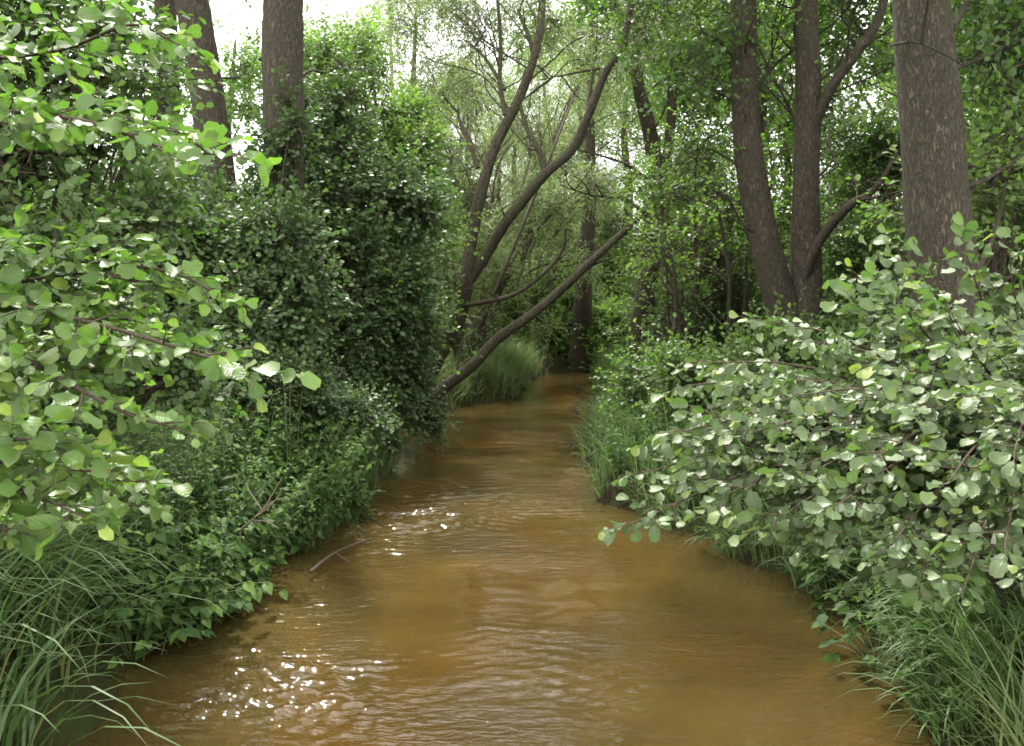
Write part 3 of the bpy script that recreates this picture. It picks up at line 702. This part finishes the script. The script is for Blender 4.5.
for pts, a, b in (([(585, 268, 17.6), (600, 262, 17.7), (612, 258, 17.8)], .03, .012), ([(640, 215, 17.4), (650, 222, 17.2), (668, 225, 17.1), (690, 222, 17)], .035, .015), ([(456, 378, 18.1), (460, 350, 18.2), (463, 330, 18.2)], .03, .012)):
    mb = MB(); tube(mb, smooth(px_line(pts), 6), [a, b], 8, 0, .03); mb.build('limb', M['bark_willow'], root, lg[0])

# slender tree right of the bend
t = trunk_px((2.9, 20.4), [(640, 340, 20.3), (645, 290, 20.2), (652, 245, 20.1), (660, 205, 20), (657, 165, 20), (648, 120, 20), (640, 85, 20), (636, 40, 20), (632, -60, 20), (628, -250, 20)])
tree('alder_tree', 'slender forked tree with a dark trunk just right of the bend', t, [.24, .22, .21, .2, .19, .16, .14, .12, .1, .08, .03],
     up_lobes(3.4, 20.8, 7.5, 11.5, 1.8, 4, seed=12) + lobes_px([(700, 100, 21.5, 46), (660, 30, 22, 46), (710, 200, 21, 40), (600, -10, 21, 46), (720, 40, 20, 46), (690, 60, 18.5, 30)]), 20000, .085, 'wood', ROUND, 'bark_red', spray=.5, twigs=26, wig=.03,
     limbs=[(px_line([(661, 190, 20), (668, 150, 20), (670, 100, 20), (669, 60, 20), (680, 0, 20), (690, -70, 20)]), .11, .06),
            (px_line([(655, 185, 20), (630, 168, 19.8), (605, 158, 19.6), (578, 150, 19.5)]), .04, .012),
            (px_line([(655, 225, 20), (625, 200, 19.8), (590, 195, 19.6), (560, 185, 19.5)]), .03, .01),
            (px_line([(655, 230, 20), (690, 250, 19.8), (715, 280, 19.6)]), .035, .012)])
t = trunk_px((2.15, 31.5), [(582, 340, 31.3), (583, 300, 31), (586, 250, 31), (590, 200, 31), (590, 100, 31), (595, -50, 31)])
tree('alder_tree', 'dark trunk standing at the head of the visible stream', t, [.42, .32, .28, .25, .2, .15, .06],
     up_lobes(2.5, 31.5, 8, 13, 2.4, 6, (1.0, 1.6), seed=13), 9000, .12, 'wood', ROUND, 'bark_red', spray=.6)

# ------------------------------------------------------------------ shrubs on the left bank
shrub('shrub', 'dark small-leaved shrub filling the space left of the willow, tallest on the left bank', 'shrub', (-2.75, 13.6),
      lobes_px([(345, 125, 13.8, 40), (375, 180, 13.6, 46), (330, 200, 13.2, 52), (386, 240, 13.6, 40), (345, 280, 13.2, 50), (310, 330, 13, 46), (400, 300, 13.9, 40), (320, 140, 14.2, 40), (420, 210, 14, 30), (375, 330, 13.6, 46), (425, 335, 13.8, 18), (300, 230, 13, 34), (300, 160, 13.4, 26), (412, 290, 13.4, 24)]),
      33000, .076, 'dark', ROUND, stem_r=.045, nbias=(.1, -.1, 0), spray=.5)
shrub('shrub', 'light green shrub showing behind the top of the tall dark one', 'shrub', (-2.9, 17),
      lobes_px([(330, 90, 17, 30), (370, 60, 17.5, 30), (400, 110, 17.5, 32), (420, 160, 17.5, 34), (350, 130, 17, 34), (430, 230, 17.5, 30), (410, 290, 17, 34), (330, 250, 16.5, 34), (320, 60, 17, 20)]),
      18000, .078, 'wood', ROUND, stem_r=.045, spray=.5)
shrub('shrub', 'leafy shoots clothing the straight upright trunk on the left bank', 'shrub', (-2.9, 12.2),
      lobes_px([(290, 125, 12.1, 18, .2), (274, 160, 12.1, 26, .3), (292, 195, 12.0, 32, .3), (280, 230, 12.0, 36, .3), (262, 200, 12.1, 26, .25)]),
      3000, .066, 'dark', ROUND, stem_r=.02, spray=.34)
shrub('shrub', 'leafy shoots in front of the dark leaning trunk on the left bank', 'shrub', (-3.75, 12.3),
      lobes_px([(232, 215, 12.3, 30, .3), (215, 240, 12.2, 38, .3), (180, 170, 12.4, 28, .3)]),
      3000, .07, 'alder_mid', ROUND, stem_r=.02, spray=.38)
shrub('shrub', 'low dark shrub drooping its leaves onto the water on the left, below the tall one', 'shrub', (-2.3, 14.0),
      lobes_px([(385, 385, 13.9, 42), (415, 395, 14.6, 32), (350, 395, 13.2, 42), (340, 350, 13.0, 40), (400, 355, 14.2, 36), (365, 420, 13.2, 28), (425, 420, 14.5, 18)]),
      22000, .06, 'dark', ROUND, nbias=(.1, -.25, 0), spray=.32, droop=.25)
shrub('shrub', 'dark grey-green shrub around the feet of the left bank trunks', 'shrub', (-3.4, 11.0),
      lobes_px([(140, 230, 11.4, 48), (215, 250, 11.6, 40), (190, 260, 11, 55), (250, 260, 11.2, 50), (250, 320, 10.6, 48), (290, 300, 11, 40), (130, 270, 10.8, 50), (210, 340, 10.4, 50), (280, 370, 10.4, 44)]),
      38000, .068, 'dark', ROUND, stem_r=.04, nbias=(.1, -.1, 0), spray=.46)
shrub('shrub', 'mid-green leafy shrub at the left edge behind the large alder leaves', 'shrub', (-4.0, 6.9),
      lobes_px([(40, 60, 6.6, 75), (110, 40, 7, 55), (20, 180, 6.4, 75), (100, 150, 6.8, 60), (60, 270, 6.2, 75), (140, 220, 7, 45), (20, 380, 6, 80), (110, 350, 6.4, 60), (170, 380, 6.6, 45), (-40, 100, 6.4, 80), (60, 450, 6, 60), (-30, -40, 6.6, 90), (150, 100, 7.4, 34)]),
      19000, .068, 'alder_mid', ROUND, stem_r=.035, nbias=(.1, -.2, 0), spray=.36)
shrub('shrub', 'dark shrub on the left bank hanging over the nettles', 'shrub', (-2.75, 9.3),
      lobes_px([(230, 380, 10, 36), (290, 390, 10.2, 38), (335, 420, 10.6, 32), (320, 450, 10.6, 26), (260, 410, 10, 34)]),
      15000, .05, 'dark', ROUND, nbias=(.1, -.3, 0), spray=.28)

shrub('shrub', 'leafy dark bush leaning out low over the water beyond the nettles, left bank', 'shrub', (-2.2, 10.4),
      lobes_px([(315, 470, 10.2, 32), (328, 500, 10, 22), (300, 450, 10.3, 32), (335, 440, 10.8, 28), (285, 500, 9.6, 28), (300, 525, 9.4, 22)]),
      15000, .07, 'nettle', OVATE, nbias=(.1, -.1, 0), spray=.34, droop=.3)

# ------------------------------------------------------------------ shrubs and undergrowth right and centre
shrub('shrub', 'dense thicket bush under the pair of dark brown trunks', 'shrub', (3.5, 11.2),
      lobes_px([(740, 370, 11, 40), (690, 395, 11, 38), (780, 385, 10, 42), (830, 370, 10, 42), (660, 390, 12.5, 28), (860, 335, 12.4, 26)]),
      15000, .062, 'alder_mid', ROUND, spray=.5)
shrub('shrub', 'thin-stemmed dark bush between the slender tree and the pair of brown trunks', 'shrub', (4.0, 18.4),
      lobes_px([(710, 260, 18.5, 40), (725, 310, 18, 42), (690, 330, 18.6, 34), (730, 220, 18.8, 36), (705, 180, 19, 30), (660, 372, 19, 24)]),
      15000, .062, 'dark', ROUND, stem_r=.04)
shrub('shrub', 'shady bush right of the pair of brown trunks, behind the thickest trunk', 'shrub', (5.2, 12),
      lobes_px([(875, 260, 14, 44), (885, 160, 14, 46), (865, 320, 13.8, 30), (990, 200, 11, 60), (1000, 290, 10.5, 55), (1030, 100, 11.5, 70), (900, 330, 10.5, 40), (960, 330, 10, 40)]),
      30000, .07, 'alder_mid', ROUND, stem_r=.035)
shrub('shrub', 'leafy bush crowding the right edge beyond the thickest trunk', 'shrub', (5.6, 9.3),
      lobes_px([(1010, 240, 9.4, 50), (1040, 160, 9.6, 60), (1030, 320, 9, 60), (990, 360, 8.6, 50), (1060, 60, 9.6, 70)]),
      14000, .07, 'alder_mid', ROUND, stem_r=.03)
shrub('shrub', 'bushy undergrowth on the far bank closing off the stream', 'shrub', (1.5, 32.5),
      lobes_px([(545, 340, 32, 32), (570, 310, 33, 36), (600, 340, 31.5, 30), (620, 310, 32, 36), (530, 310, 33, 30), (560, 360, 32, 20), (610, 365, 30.5, 18)]),
      22000, .10, 'wood', ROUND, stem_r=.05)
shrub('shrub', 'pale narrow-leaved willow bush on the sunny point behind the leaning willow', 'shrub', (-1.2, 23.5),
      lobes_px([(430, 280, 23.5, 40), (400, 250, 24, 44), (470, 250, 24, 40), (510, 270, 24.5, 34), (530, 320, 25, 26), (440, 320, 23, 34), (490, 320, 24, 28), (420, 200, 25, 44), (390, 140, 26, 40), (450, 150, 26, 44), (500, 190, 26, 44), (540, 220, 26, 44), (570, 260, 27, 36), (480, 90, 27, 44), (540, 130, 27, 46), (590, 180, 27.5, 44), (580, 80, 27, 44), (430, 90, 27, 34)]),
      56000, .095, 'willow', LANCE, droop=.3, per=11, spray=.5, stem_r=.05)

# ------------------------------------------------------------------ wood behind: a few kinds, each copied with its parts
def wood_tree(name, label, leaf, tmpls, size, h, rad, n, seed, droop=0.0, bark='bark', x=0, y=0, low=.18):
    q = np.random.default_rng(seed); lob = []
    for k in range(20):
        z = h * q.uniform(low, .95); prof = rad * (1 - abs(z / h - .5) * 1.1) * .9; a = q.uniform(0, 6.28); d = prof * math.sqrt(q.uniform(.1, 1))
        r = rad * q.uniform(.28, .46); lob.append((x + d * math.cos(a), y + d * math.sin(a), zg(x, y) + z, r, r, r * .8))
    b = G(x, y)
    tr = [b] + [b + np.array([q.normal(0, .12) * t * 3, q.normal(0, .12) * t * 3, h * t * .92]) for t in (.2, .45, .7, 1)]
    return tree(name, label, tr, [h * .02, h * .016, h * .013, h * .009, .03], lob, n, size, leaf, tmpls, bark, group=None, sides=10, droop=droop, spray=.65, per=10)

wp = wood_tree('willow_tree', 'pale silvery willow in the wood behind the bend', 'willow', LANCE, .13, 11, 3.2, 27000, 21, .4, 'bark_willow', -3.0, 29)
wq = wood_tree('willow_tree', 'pale silvery willow in the wood behind the bend', 'willow', LANCE, .13, 8, 2.8, 24000, 22, .3, 'bark_willow', 5.0, 40, .08)
ap = wood_tree('alder_tree', 'fresh green broad-leaved tree in the wood behind the bend', 'wood', ROUND, .095, 12, 2.9, 28000, 23, 0, 'bark', 6.5, 26)
aq = wood_tree('alder_tree', 'fresh green broad-leaved tree in the wood behind the bend', 'wood', ROUND, .095, 9, 2.6, 30000, 24, .1, 'bark_red', -6.8, 26, .06)
bq = wood_tree('bush', 'rounded green bush low in the wood behind the bend', 'wood', OVATE, .085, 4.2, 2.2, 22000, 25, .1, 'twig', -5.6, 19, .1)
for o in (wp, wq, ap, aq): o['group'] = 'trees of the wood behind the bend'
bq['group'] = 'bushes low in the wood'; bq['category'] = 'bush'
q = random.Random(5)
def place(o, spots, label, group):
    for x, y, sc in spots:
        copy_tree(o, (x, y, float(zg(x, y)) - .05), q.uniform(0, 6.28), sc * q.uniform(.92, 1.08), label, group)
TG = 'trees of the wood behind the bend'
WL, AL, BL = wp['label'], ap['label'], bq['label']
place(wp, [(0.2, 36.5, .85), (4.2, 38.5, 1.1), (-6.5, 36, .95), (9, 39, 1.2), (-2.5, 46, 1.05), (-14, 38, .6), (2, 52, 1.4), (2.6, 47, .9), (1.9, 38, .75), (3.0, 43, 1.1)], WL, TG)
place(wq, [(-1.2, 27.5, .72), (-5.2, 24.5, .8), (-9.5, 31, .7), (10.5, 28.7, 1.0), (1.0, 34.8, .8), (-1, 41, 1.2)], WL, TG)
place(ap, [(10, 24, 1), (13, 30, 1.1), (8.6, 18.5, .95), (13, 20, 1.1), (-9.5, 24, .45), (-13, 30, .5), (16, 38, 1.3), (7, 46, 1.3), (22, 30, 1.3), (-20, 34, .6)], AL, TG)
place(aq, [(5.6, 21.5, .95), (7.4, 30 - 1.5, 1.0), (-9, 18, .42), (9.3, 14.5, 1.0), (12.5, 15, 1.1), (-11, 21, .5), (11.5, 10.5, 1.0), (18, 22, 1.2), (-16, 24, .5)], AL, TG)
place(bq, [(-4.6, 22.5, .9), (4.6, 24.5, .9), (6.4, 17, .9), (7.2, 12.5, .85), (-7, 15, .9), (-7.4, 10.5, .9), (8, 21.5, 1), (0.2, 31.8 + 2.2, .8), (4.8, 36.5, .9), (-2.2, 33, .9), (9.4, 17, 1), (4.9, 27.8, .8), (2.4, 36.6, 1.0), (3.6, 39.5, 1.2), (1.2, 39, 1.1), (4.4, 43, 1.3), (-6, 29, 1), (8, 9, .8), (10, 12.4, 1.1)], BL, 'bushes low in the wood')

# thin saplings and bare shoots in the shade
def sapling(px, pyb, pyt, Y, lean, r, lab, leaves=500):
    b = W(px, pyb, Y); b[2] = float(zg(b[0], b[1])) - .05; tp = W(px + lean, pyt, Y)
    P = [b] + [b + (tp - b) * t + np.array([q.uniform(-.1, .1), q.uniform(-.1, .1), 0]) for t in (.3, .6, .85)] + [tp]
    root = empty('sapling', b, lab, 'sapling', 'thin saplings in the shade'); mb = MB(); tube(mb, smooth(P, 8), [r, r * .4], 7, 0, .03); mb.build('trunk', M['bark_red'], root, b)
    lb = [(*(P[3] + np.array([q.uniform(-.5, .5), q.uniform(-.4, .4), q.uniform(-.3, .5)])), .4, .4, .35) for _ in range(3)]
    cm = crown_mesh(lb, leaves, .07, ROUND)
    for k in range(9):
        i = q.choice((1, 2, 3)); a = P[i] + (P[i + 1] - P[i]) * q.random(); limb(cm, a, a + np.array([q.uniform(-.9, .9), q.uniform(-.4, .4), q.uniform(.1, .8)]), .014, .004, 5, .05, mat=1)
    cm.build('crown', [M['wood'], M['twig']], root, b)
for k in range(16):
    sapling(q.uniform(665, 750), 360, q.uniform(120, 260), q.uniform(14.5, 19), q.uniform(-30, 30), q.uniform(.02, .05), 'thin dark sapling in the shade between the slender tree and the pair of trunks')
for k in range(9):
    sapling(q.uniform(965, 1030), 360, q.uniform(60, 200), q.uniform(8, 10), q.uniform(-40, 40), q.uniform(.012, .025), 'thin brown sapling in the tangle right of the thickest trunk', 300)
for k in range(6):
    sapling(q.uniform(300, 340), 400, q.uniform(200, 280), q.uniform(12.6, 13.2), q.uniform(-20, 25), q.uniform(.012, .025), 'thin dark sapling in front of the tall dark shrub on the left bank', 250)

# a pale dead stem far behind, against the sky
for px, Y, h0, lab in ((391, 34, -20, 'thin pale bare stem against the white sky, left of the willow'), (468, 27, 60, 'thin whitish dead stem standing between the willow stems')):
    b = W(px + 4, 330, Y); b[2] = float(zg(b[0], b[1])) - .05
    P = [b] + [W(px + q.uniform(-5, 5), yy_, Y) for yy_ in np.linspace(240, h0, 5)]
    root = empty('dead_tree', b, lab, 'dead tree'); mb = MB(); tube(mb, smooth(P, 6), [.09, .05], 7, 0, .03); mb.build('trunk', M['dead'], root, b)
    for k in range(5):
        i = 2 + k % 4; a = P[min(i, 5)]; mb = MB(); limb(mb, a, a + np.array([q.uniform(-1.2, 1.2), q.uniform(-.4, .4), q.uniform(.5, 1.4)]), .03, .01); mb.build('branch', M['dead'], root, b)

# ------------------------------------------------------------------ herbs on the banks
def herb(kind, h, seed):
    r = np.random.default_rng(seed); mb = MB(); P, D, Nn, Sz, Rn = [], [], [], [], []
    for s_ in range(3 if kind == 'nettle' else 4):
        a0 = r.uniform(0, 6.28); b = np.array([math.cos(a0), math.sin(a0), 0]) * r.uniform(.02, .10); lean = np.array([math.cos(a0), math.sin(a0), 0]) * r.uniform(.05, .35)
        hh = h * r.uniform(.7, 1.1); n = int(hh / (.055 if kind == 'nettle' else .022))
        pts = [b + lean * hh * t * t + np.array([0, 0, hh * t]) for t in np.linspace(0, 1, 8)]
        tube(mb, np.array(pts), [.005, .002], 4, 1)
        for k in range(n):
            t = .15 + .85 * (k + 1) / n; p = b + lean * hh * t * t + np.array([0, 0, hh * t]); an = a0 + k * (math.pi / 2 if kind == 'nettle' else 2.4)
            for sg in ((0, math.pi) if kind == 'nettle' else (0,)):
                d = np.array([math.cos(an + sg), math.sin(an + sg), r.uniform(-.45, .25)]) + r.normal(0, .15, 3)
                P.append(p + d * .01); D.append(d); Nn.append(np.array([0, 0, 1.]) + r.normal(0, .3, 3) + d * .3)
                sz = (.085 if kind == 'nettle' else .075) * (1.1 - .65 * t ** 2) * r.uniform(.8, 1.2) if kind == 'nettle' else .07 * (1.15 - .5 * t) * r.uniform(.7, 1.2)
                Sz.append(sz); Rn.append(np.clip(r.uniform(.1, .7) + .4 * t ** 4, 0, 1))
    put_leaves(mb, np.array(P), np.array(D), np.array(Nn), np.array(Sz), SERRATE if kind == 'nettle' else LANCE, np.array(Rn))
    return mb
nets = [herb('nettle', h, 40 + k).build('nettle_plant', [M['nettle'], M['stem']]) for k, h in enumerate((.75, .9, .6, .5))]
wills = [herb('willowherb', h, 60 + k).build('willowherb_plant', [M['nettle'], M['stem']]) for k, h in enumerate((.9, .75, .6))]
used = set()
def plant(protos, x, y, s, label, cat, group, tilt=(0, 0)):
    o = q.choice(protos)
    if o.name in used: o = o.copy(); C.objects.link(o)
    used.add(o.name)
    o.location = (x, y, float(zg(x, y)) - .03); o.rotation_euler = (tilt[0], tilt[1], q.uniform(0, 6.28)) if not any(tilt) else (tilt[0], tilt[1], q.uniform(-.5, .5)); o.scale = (s, s, s)
    tag(o, label, cat, group)
def edge_x(y, side, d):
    xs_ = np.linspace(0, 9, 181) * side + np.interp(y, CC[:, 1], CC[:, 0]); dd = chan_d(xs_, np.full_like(xs_, y))
    return xs_[np.argmax(dd > d)]
for k in range(190):
    y = q.uniform(5.9, 12.8); d = q.uniform(-.12, .8) if y < 9.5 else q.uniform(.22, .9); plant(nets, edge_x(y, -1, d), y, q.uniform(.7, 1.3) * (1 if y < 9.5 else .8), 'leafy green nettle in the patch between the shrubs and the water, left bank', 'plant', 'nettles on the left bank', (0, q.uniform(.1, .55) * (d < .4)))
for k in range(90):
    y = q.uniform(5.3, 9.5); d = q.uniform(.3, 1.5); plant(wills, edge_x(y, -1, d), y, q.uniform(1.0, 1.5), 'narrow-leaved feathery plant in the stand behind the left bank nettles', 'plant', 'willowherb on the left bank')
for k in range(60):
    y = q.uniform(5.5, 14); d = q.uniform(.1, 1.0); plant(nets, edge_x(y, 1, d), y, q.uniform(.55, .9), 'leafy green nettle among the grass under the alder bush, right bank', 'plant', 'nettles on the right bank')
for k in range(44):
    y = q.uniform(10.5, 22); d = q.uniform(.1, 1.2); plant(nets, edge_x(y, q.choice((-1, 1)), d), y, q.uniform(.8, 1.2), 'leafy green nettle at the water near the bend', 'plant', 'nettles near the bend')
for p in nets + wills:
    if p.name not in used: bpy.data.objects.remove(p)

# ------------------------------------------------------------------ grass
def blades(mb, B, H, az, bend, wid, rnd, mat=0, rows=7):
    n = len(B); t = np.linspace(0, 1, rows)
    ld = np.stack([np.cos(az), np.sin(az), 0 * az], 1)
    wa = az + math.pi / 2 + rng.normal(0, .5, n); wd = np.stack([np.cos(wa), np.sin(wa), 0 * wa], 1)
    V = np.zeros((n, rows, 2, 3))
    for k, tk in enumerate(t):
        up_ = np.sin(np.minimum(bend * tk, 2.6)) / np.maximum(bend, .05); hz = (1 - np.cos(np.minimum(bend * tk, 2.6))) / np.maximum(bend, .05)
        p = B + UP * (H * up_)[:, None] + ld * (H * hz)[:, None]
        ww = wid * (min(1, .5 + 2.2 * tk) * (1 - tk) ** .65 + .02)
        V[:, k, 0] = p - wd * ww[:, None] * .5; V[:, k, 1] = p + wd * ww[:, None] * .5
    f = np.array([[2 * k, 2 * k + 1, 2 * k + 3, 2 * k + 2] for k in range(rows - 1)])
    mb.add(V.reshape(-1, 3), (f[None] + 2 * rows * np.arange(n)[:, None, None]).reshape(-1, 4), mat, np.repeat(rnd, 2 * rows))

def grass_field(label, n, yr, side, dr, hr, bend, wid, mat, tufts=40, az0=None, spread=.16, azs=.9):
    ty = rng.uniform(*yr, tufts); td = rng.uniform(*dr, tufts)
    tx = np.array([edge_x(a, side, b) for a, b in zip(ty, td)]); k = rng.integers(0, tufts, n)
    x = tx[k] + rng.normal(0, spread, n); y = ty[k] + rng.normal(0, spread, n)
    keep = chan_d(x, y) > -.06; x, y, k = x[keep], y[keep], k[keep]; n = len(x)
    B = np.stack([x, y, zg(x, y) - .03], 1)
    az = (np.pi if side > 0 else 0.0) + rng.normal(0, azs, n) if az0 is None else az0 + rng.normal(0, azs, n)
    tr = rng.random(tufts)[k]
    mb = MB(); blades(mb, B, rng.uniform(*hr, n) * (.75 + .5 * tr), az, rng.uniform(*bend, n), wid * rng.uniform(.6, 1.2, n), np.clip(.2 * tr + .78 * rng.random(n) + 1.0 * (rng.random(n) < .05), 0, 1))
    return tag(mb.build('grass', M[mat]), label, 'grass', None, 'stuff')

grass_field('long drooping grass on the near left bank', 2100, (3.4, 5.75), -1, (-.03, 1.6), (.55, 1.1), (.9, 2.6), .026, 'grass', 46)
grass_field('long grass hanging over the water under the right alder', 3700, (3.9, 10.2), 1, (.02, 1.0), (.4, .8), (.9, 2.6), .021, 'grass', 90)
grass_field('upright tufted grass at the water on the right bank farther along', 3600, (9.5, 17), 1, (-.02, .9), (.25, .8), (.4, 2.3), .013, 'grass', 100)
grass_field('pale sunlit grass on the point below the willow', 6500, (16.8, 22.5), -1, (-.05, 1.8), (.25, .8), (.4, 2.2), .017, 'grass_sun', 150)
grass_field('grass fringe along the left bank', 3500, (8.5, 17), -1, (-.06, .3), (.2, .4), (.6, 2), .007, 'grass', 110)
grass_field('grass at the foot of the far bank', 3000, (22, 29.5), 1, (-.02, .8), (.4, .8), (.4, 1.5), .012, 'grass', 70)
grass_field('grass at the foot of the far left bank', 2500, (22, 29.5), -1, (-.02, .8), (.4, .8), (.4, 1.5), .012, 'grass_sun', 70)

# broad-leaved plants at the water's edge, left
def dock(h, seed):
    r = np.random.default_rng(seed); mb = MB(); P, D, Nn, Sz = [], [], [], []
    for k in range(26):
        a = r.uniform(0, 6.28); el = r.uniform(.1, 1.3); l = h * r.uniform(.5, 1); d = np.array([math.cos(a) * math.cos(el), math.sin(a) * math.cos(el), math.sin(el)])
        tip = d * l; tube(mb, smooth([np.zeros(3), tip * .5 + UP * .04, tip], 3), [.004, .002], 4, 1)
        for sg in (-1, 0, 1):
            e = np.array([math.cos(a + sg), math.sin(a + sg), -.25]); P.append(tip); D.append(e); Nn.append(UP + r.normal(0, .3, 3)); Sz.append(r.uniform(.07, .11))
    put_leaves(mb, np.array(P), np.array(D), np.array(Nn), np.array(Sz), OVATE, r.random(len(P))); return mb
dk = [dock(h, 80 + k).build('broadleaf_plant', [M['nettle'], M['stem']]) for k, h in enumerate((.4, .5))]
for k in range(26):
    y = q.uniform(5.9, 7.6); plant(dk, edge_x(y, -1, q.uniform(-.12, .4)), y, q.uniform(.8, 1.2), 'clumped plant with broad oval leaves low at the near left waterline', 'plant', 'broad-leaved plants by the near left waterline')
for k in range(22):
    y = q.uniform(5, 10); plant(dk, edge_x(y, 1, q.uniform(-.05, .5)), y, q.uniform(.6, 1.0), 'clumped plant with broad oval leaves in the right bank grass', 'plant', 'broad-leaved plants in the right bank grass')

# low undergrowth on the woodland floor
n = 60000; x = rng.uniform(-14, 16, n); y = rng.uniform(4, 46, n); d = chan_d(x, y); kp = d > .25; x, y = x[kp], y[kp]; n = len(x)
mb = MB(); dd = rvec(n); dd[:, 2] = abs(dd[:, 2]) * .5
put_leaves(mb, np.stack([x, y, zg(x, y) + rng.uniform(.02, .4, n)], 1), dd, UP + rvec(n) * .5, rng.uniform(.07, .14, n), SERRATE, rng.random(n))
tag(mb.build('undergrowth', M['nettle']), 'low leafy undergrowth on the woodland floor', 'undergrowth', None, 'stuff')

# sedge tussock, bottom right corner, with long arching pale blades
b = G(2.22, 4.1); n = 70
az = np.where(rng.random(n) < .75, math.pi + rng.normal(0, .7, n), rng.uniform(0, 6.28, n)); mb = MB()
Bp = np.stack([b[0] + rng.normal(0, .10, n), b[1] + rng.normal(0, .12, n), np.full(n, b[2])], 1)
blades(mb, Bp - b, rng.uniform(.6, 1.25, n), az, rng.uniform(.5, 1.9, n), rng.uniform(.009, .014, n), np.clip(.6 + .4 * rng.random(n), 0, 1), rows=12)
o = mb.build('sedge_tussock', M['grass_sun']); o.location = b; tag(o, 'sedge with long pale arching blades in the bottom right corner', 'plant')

# ------------------------------------------------------------------ twigs and weed
def wpt(px, py, z=0.0):
    v = (py - 373) / F; dz = -math.sin(PITCH) - v * math.cos(PITCH); t = (CAMH - z) / -dz
    return np.array([t * (px - 512) / F, t * (math.cos(PITCH) - v * math.sin(PITCH)), z])
tw = [[(240, 530, 6.9), (262, 510, 6.7), (282, 478, 6.6)], [(262, 510, 6.7), (250, 492, 6.7), (246, 482, 6.7)], [(262, 510, 6.7), (276, 500, 6.6), (288, 498, 6.5)], [(252, 520, 6.8), (268, 522, 6.6), (278, 528, 6.5)], [(255, 517, 6.75), (270, 506, 6.6), (284, 488, 6.5)]]
mb = MB(); b = W(240, 530, 6.9)
for l in tw: tube(mb, smooth([W(*p) for p in l], 6), [.0048, .0025], 5)
tube(mb, smooth([G(b[0] - .12, b[1] + .35), b], 6), [.005, .0048], 5)
tag(mb.build('dead_twig', M['dead'], None, b), 'bare whitish forked twig sticking out of the nettles, left bank', 'twig')
mb = MB(); b = wpt(375, 535, .03)
tube(mb, smooth([wpt(310, 572, .06), wpt(330, 556, .08), wpt(350, 546, .05), wpt(372, 538, .0)], 6), [.013, .006], 7, 0, .12); tube(mb, smooth([wpt(335, 553, .07), wpt(345, 560, .02), wpt(352, 566, -.03)], 6), [.01, .005], 6)
tag(mb.build('dead_branch', M['twig'], None, b), 'thin dark branch lying half in the water under the left bank nettles', 'branch')
mb = MB(); b = wpt(250, 650, -.05)
tube(mb, smooth([wpt(228, 622, -.03), wpt(248, 640, -.05), wpt(254, 660, -.06), wpt(262, 680, -.09)], 6), [.022, .012], 7, 0, .06)
tube(mb, smooth([wpt(170, 655, -.03), wpt(205, 662, -.05), wpt(215, 676, -.09)], 6), [.010, .006], 6)
tag(mb.build('sunken_branch', M['twig'], None, b), 'dark sunken branch seen through the brown water near the left bank', 'branch')
for px, py, lab in ((585, 413, 'dark twigs snagged in the riffle near the right bank, the farther knot'), (575, 451, 'small dark twig poking up from the stream, the nearer knot')):
    b = wpt(px, py); mb = MB()
    for k in range(9 if py < 430 else 4):
        a = b + np.array([q.uniform(-.25, .25), q.uniform(-.2, .2), -.05]); tube(mb, smooth([a, a + np.array([q.uniform(-.15, .15), q.uniform(-.1, .1), q.uniform(.08, .2)]), a + np.array([q.uniform(-.3, .3), q.uniform(-.1, .1), q.uniform(.03, .2)])], 5), [.012, .005], 5)
    tag(mb.build('twig_snag', M['twig'], None, b), lab, 'twigs')
for px, py, n, lab in ((838, 612, 160, 'dark water weed trailing from the grassy right bank'), (925, 645, 130, 'clump of dark water weed close to the sedge'), (815, 600, 60, 'wisp of water weed farther out from the right bank')):
    b = wpt(px, py, -.04); mb = MB()
    Bp = np.stack([rng.normal(0, .10, n), rng.normal(0, .10, n), rng.uniform(-.03, .03, n)], 1)
    put_leaves(mb, Bp, np.stack([-np.abs(rng.normal(.8, .3, n)), rng.normal(0, .6, n), rng.normal(0, .08, n)], 1), UP + rvec(n) * .5, rng.uniform(.08, .2, n), LANCE, rng.random(n))
    o = mb.build('water_weed', M['weed']); o.location = b; tag(o, lab, 'water weed')
print('objects', len(bpy.data.objects), 'polys', sum(len(o.data.polygons) for o in bpy.data.objects if o.type == 'MESH'), 'unique', sum(len(m.polygons) for m in bpy.data.meshes))
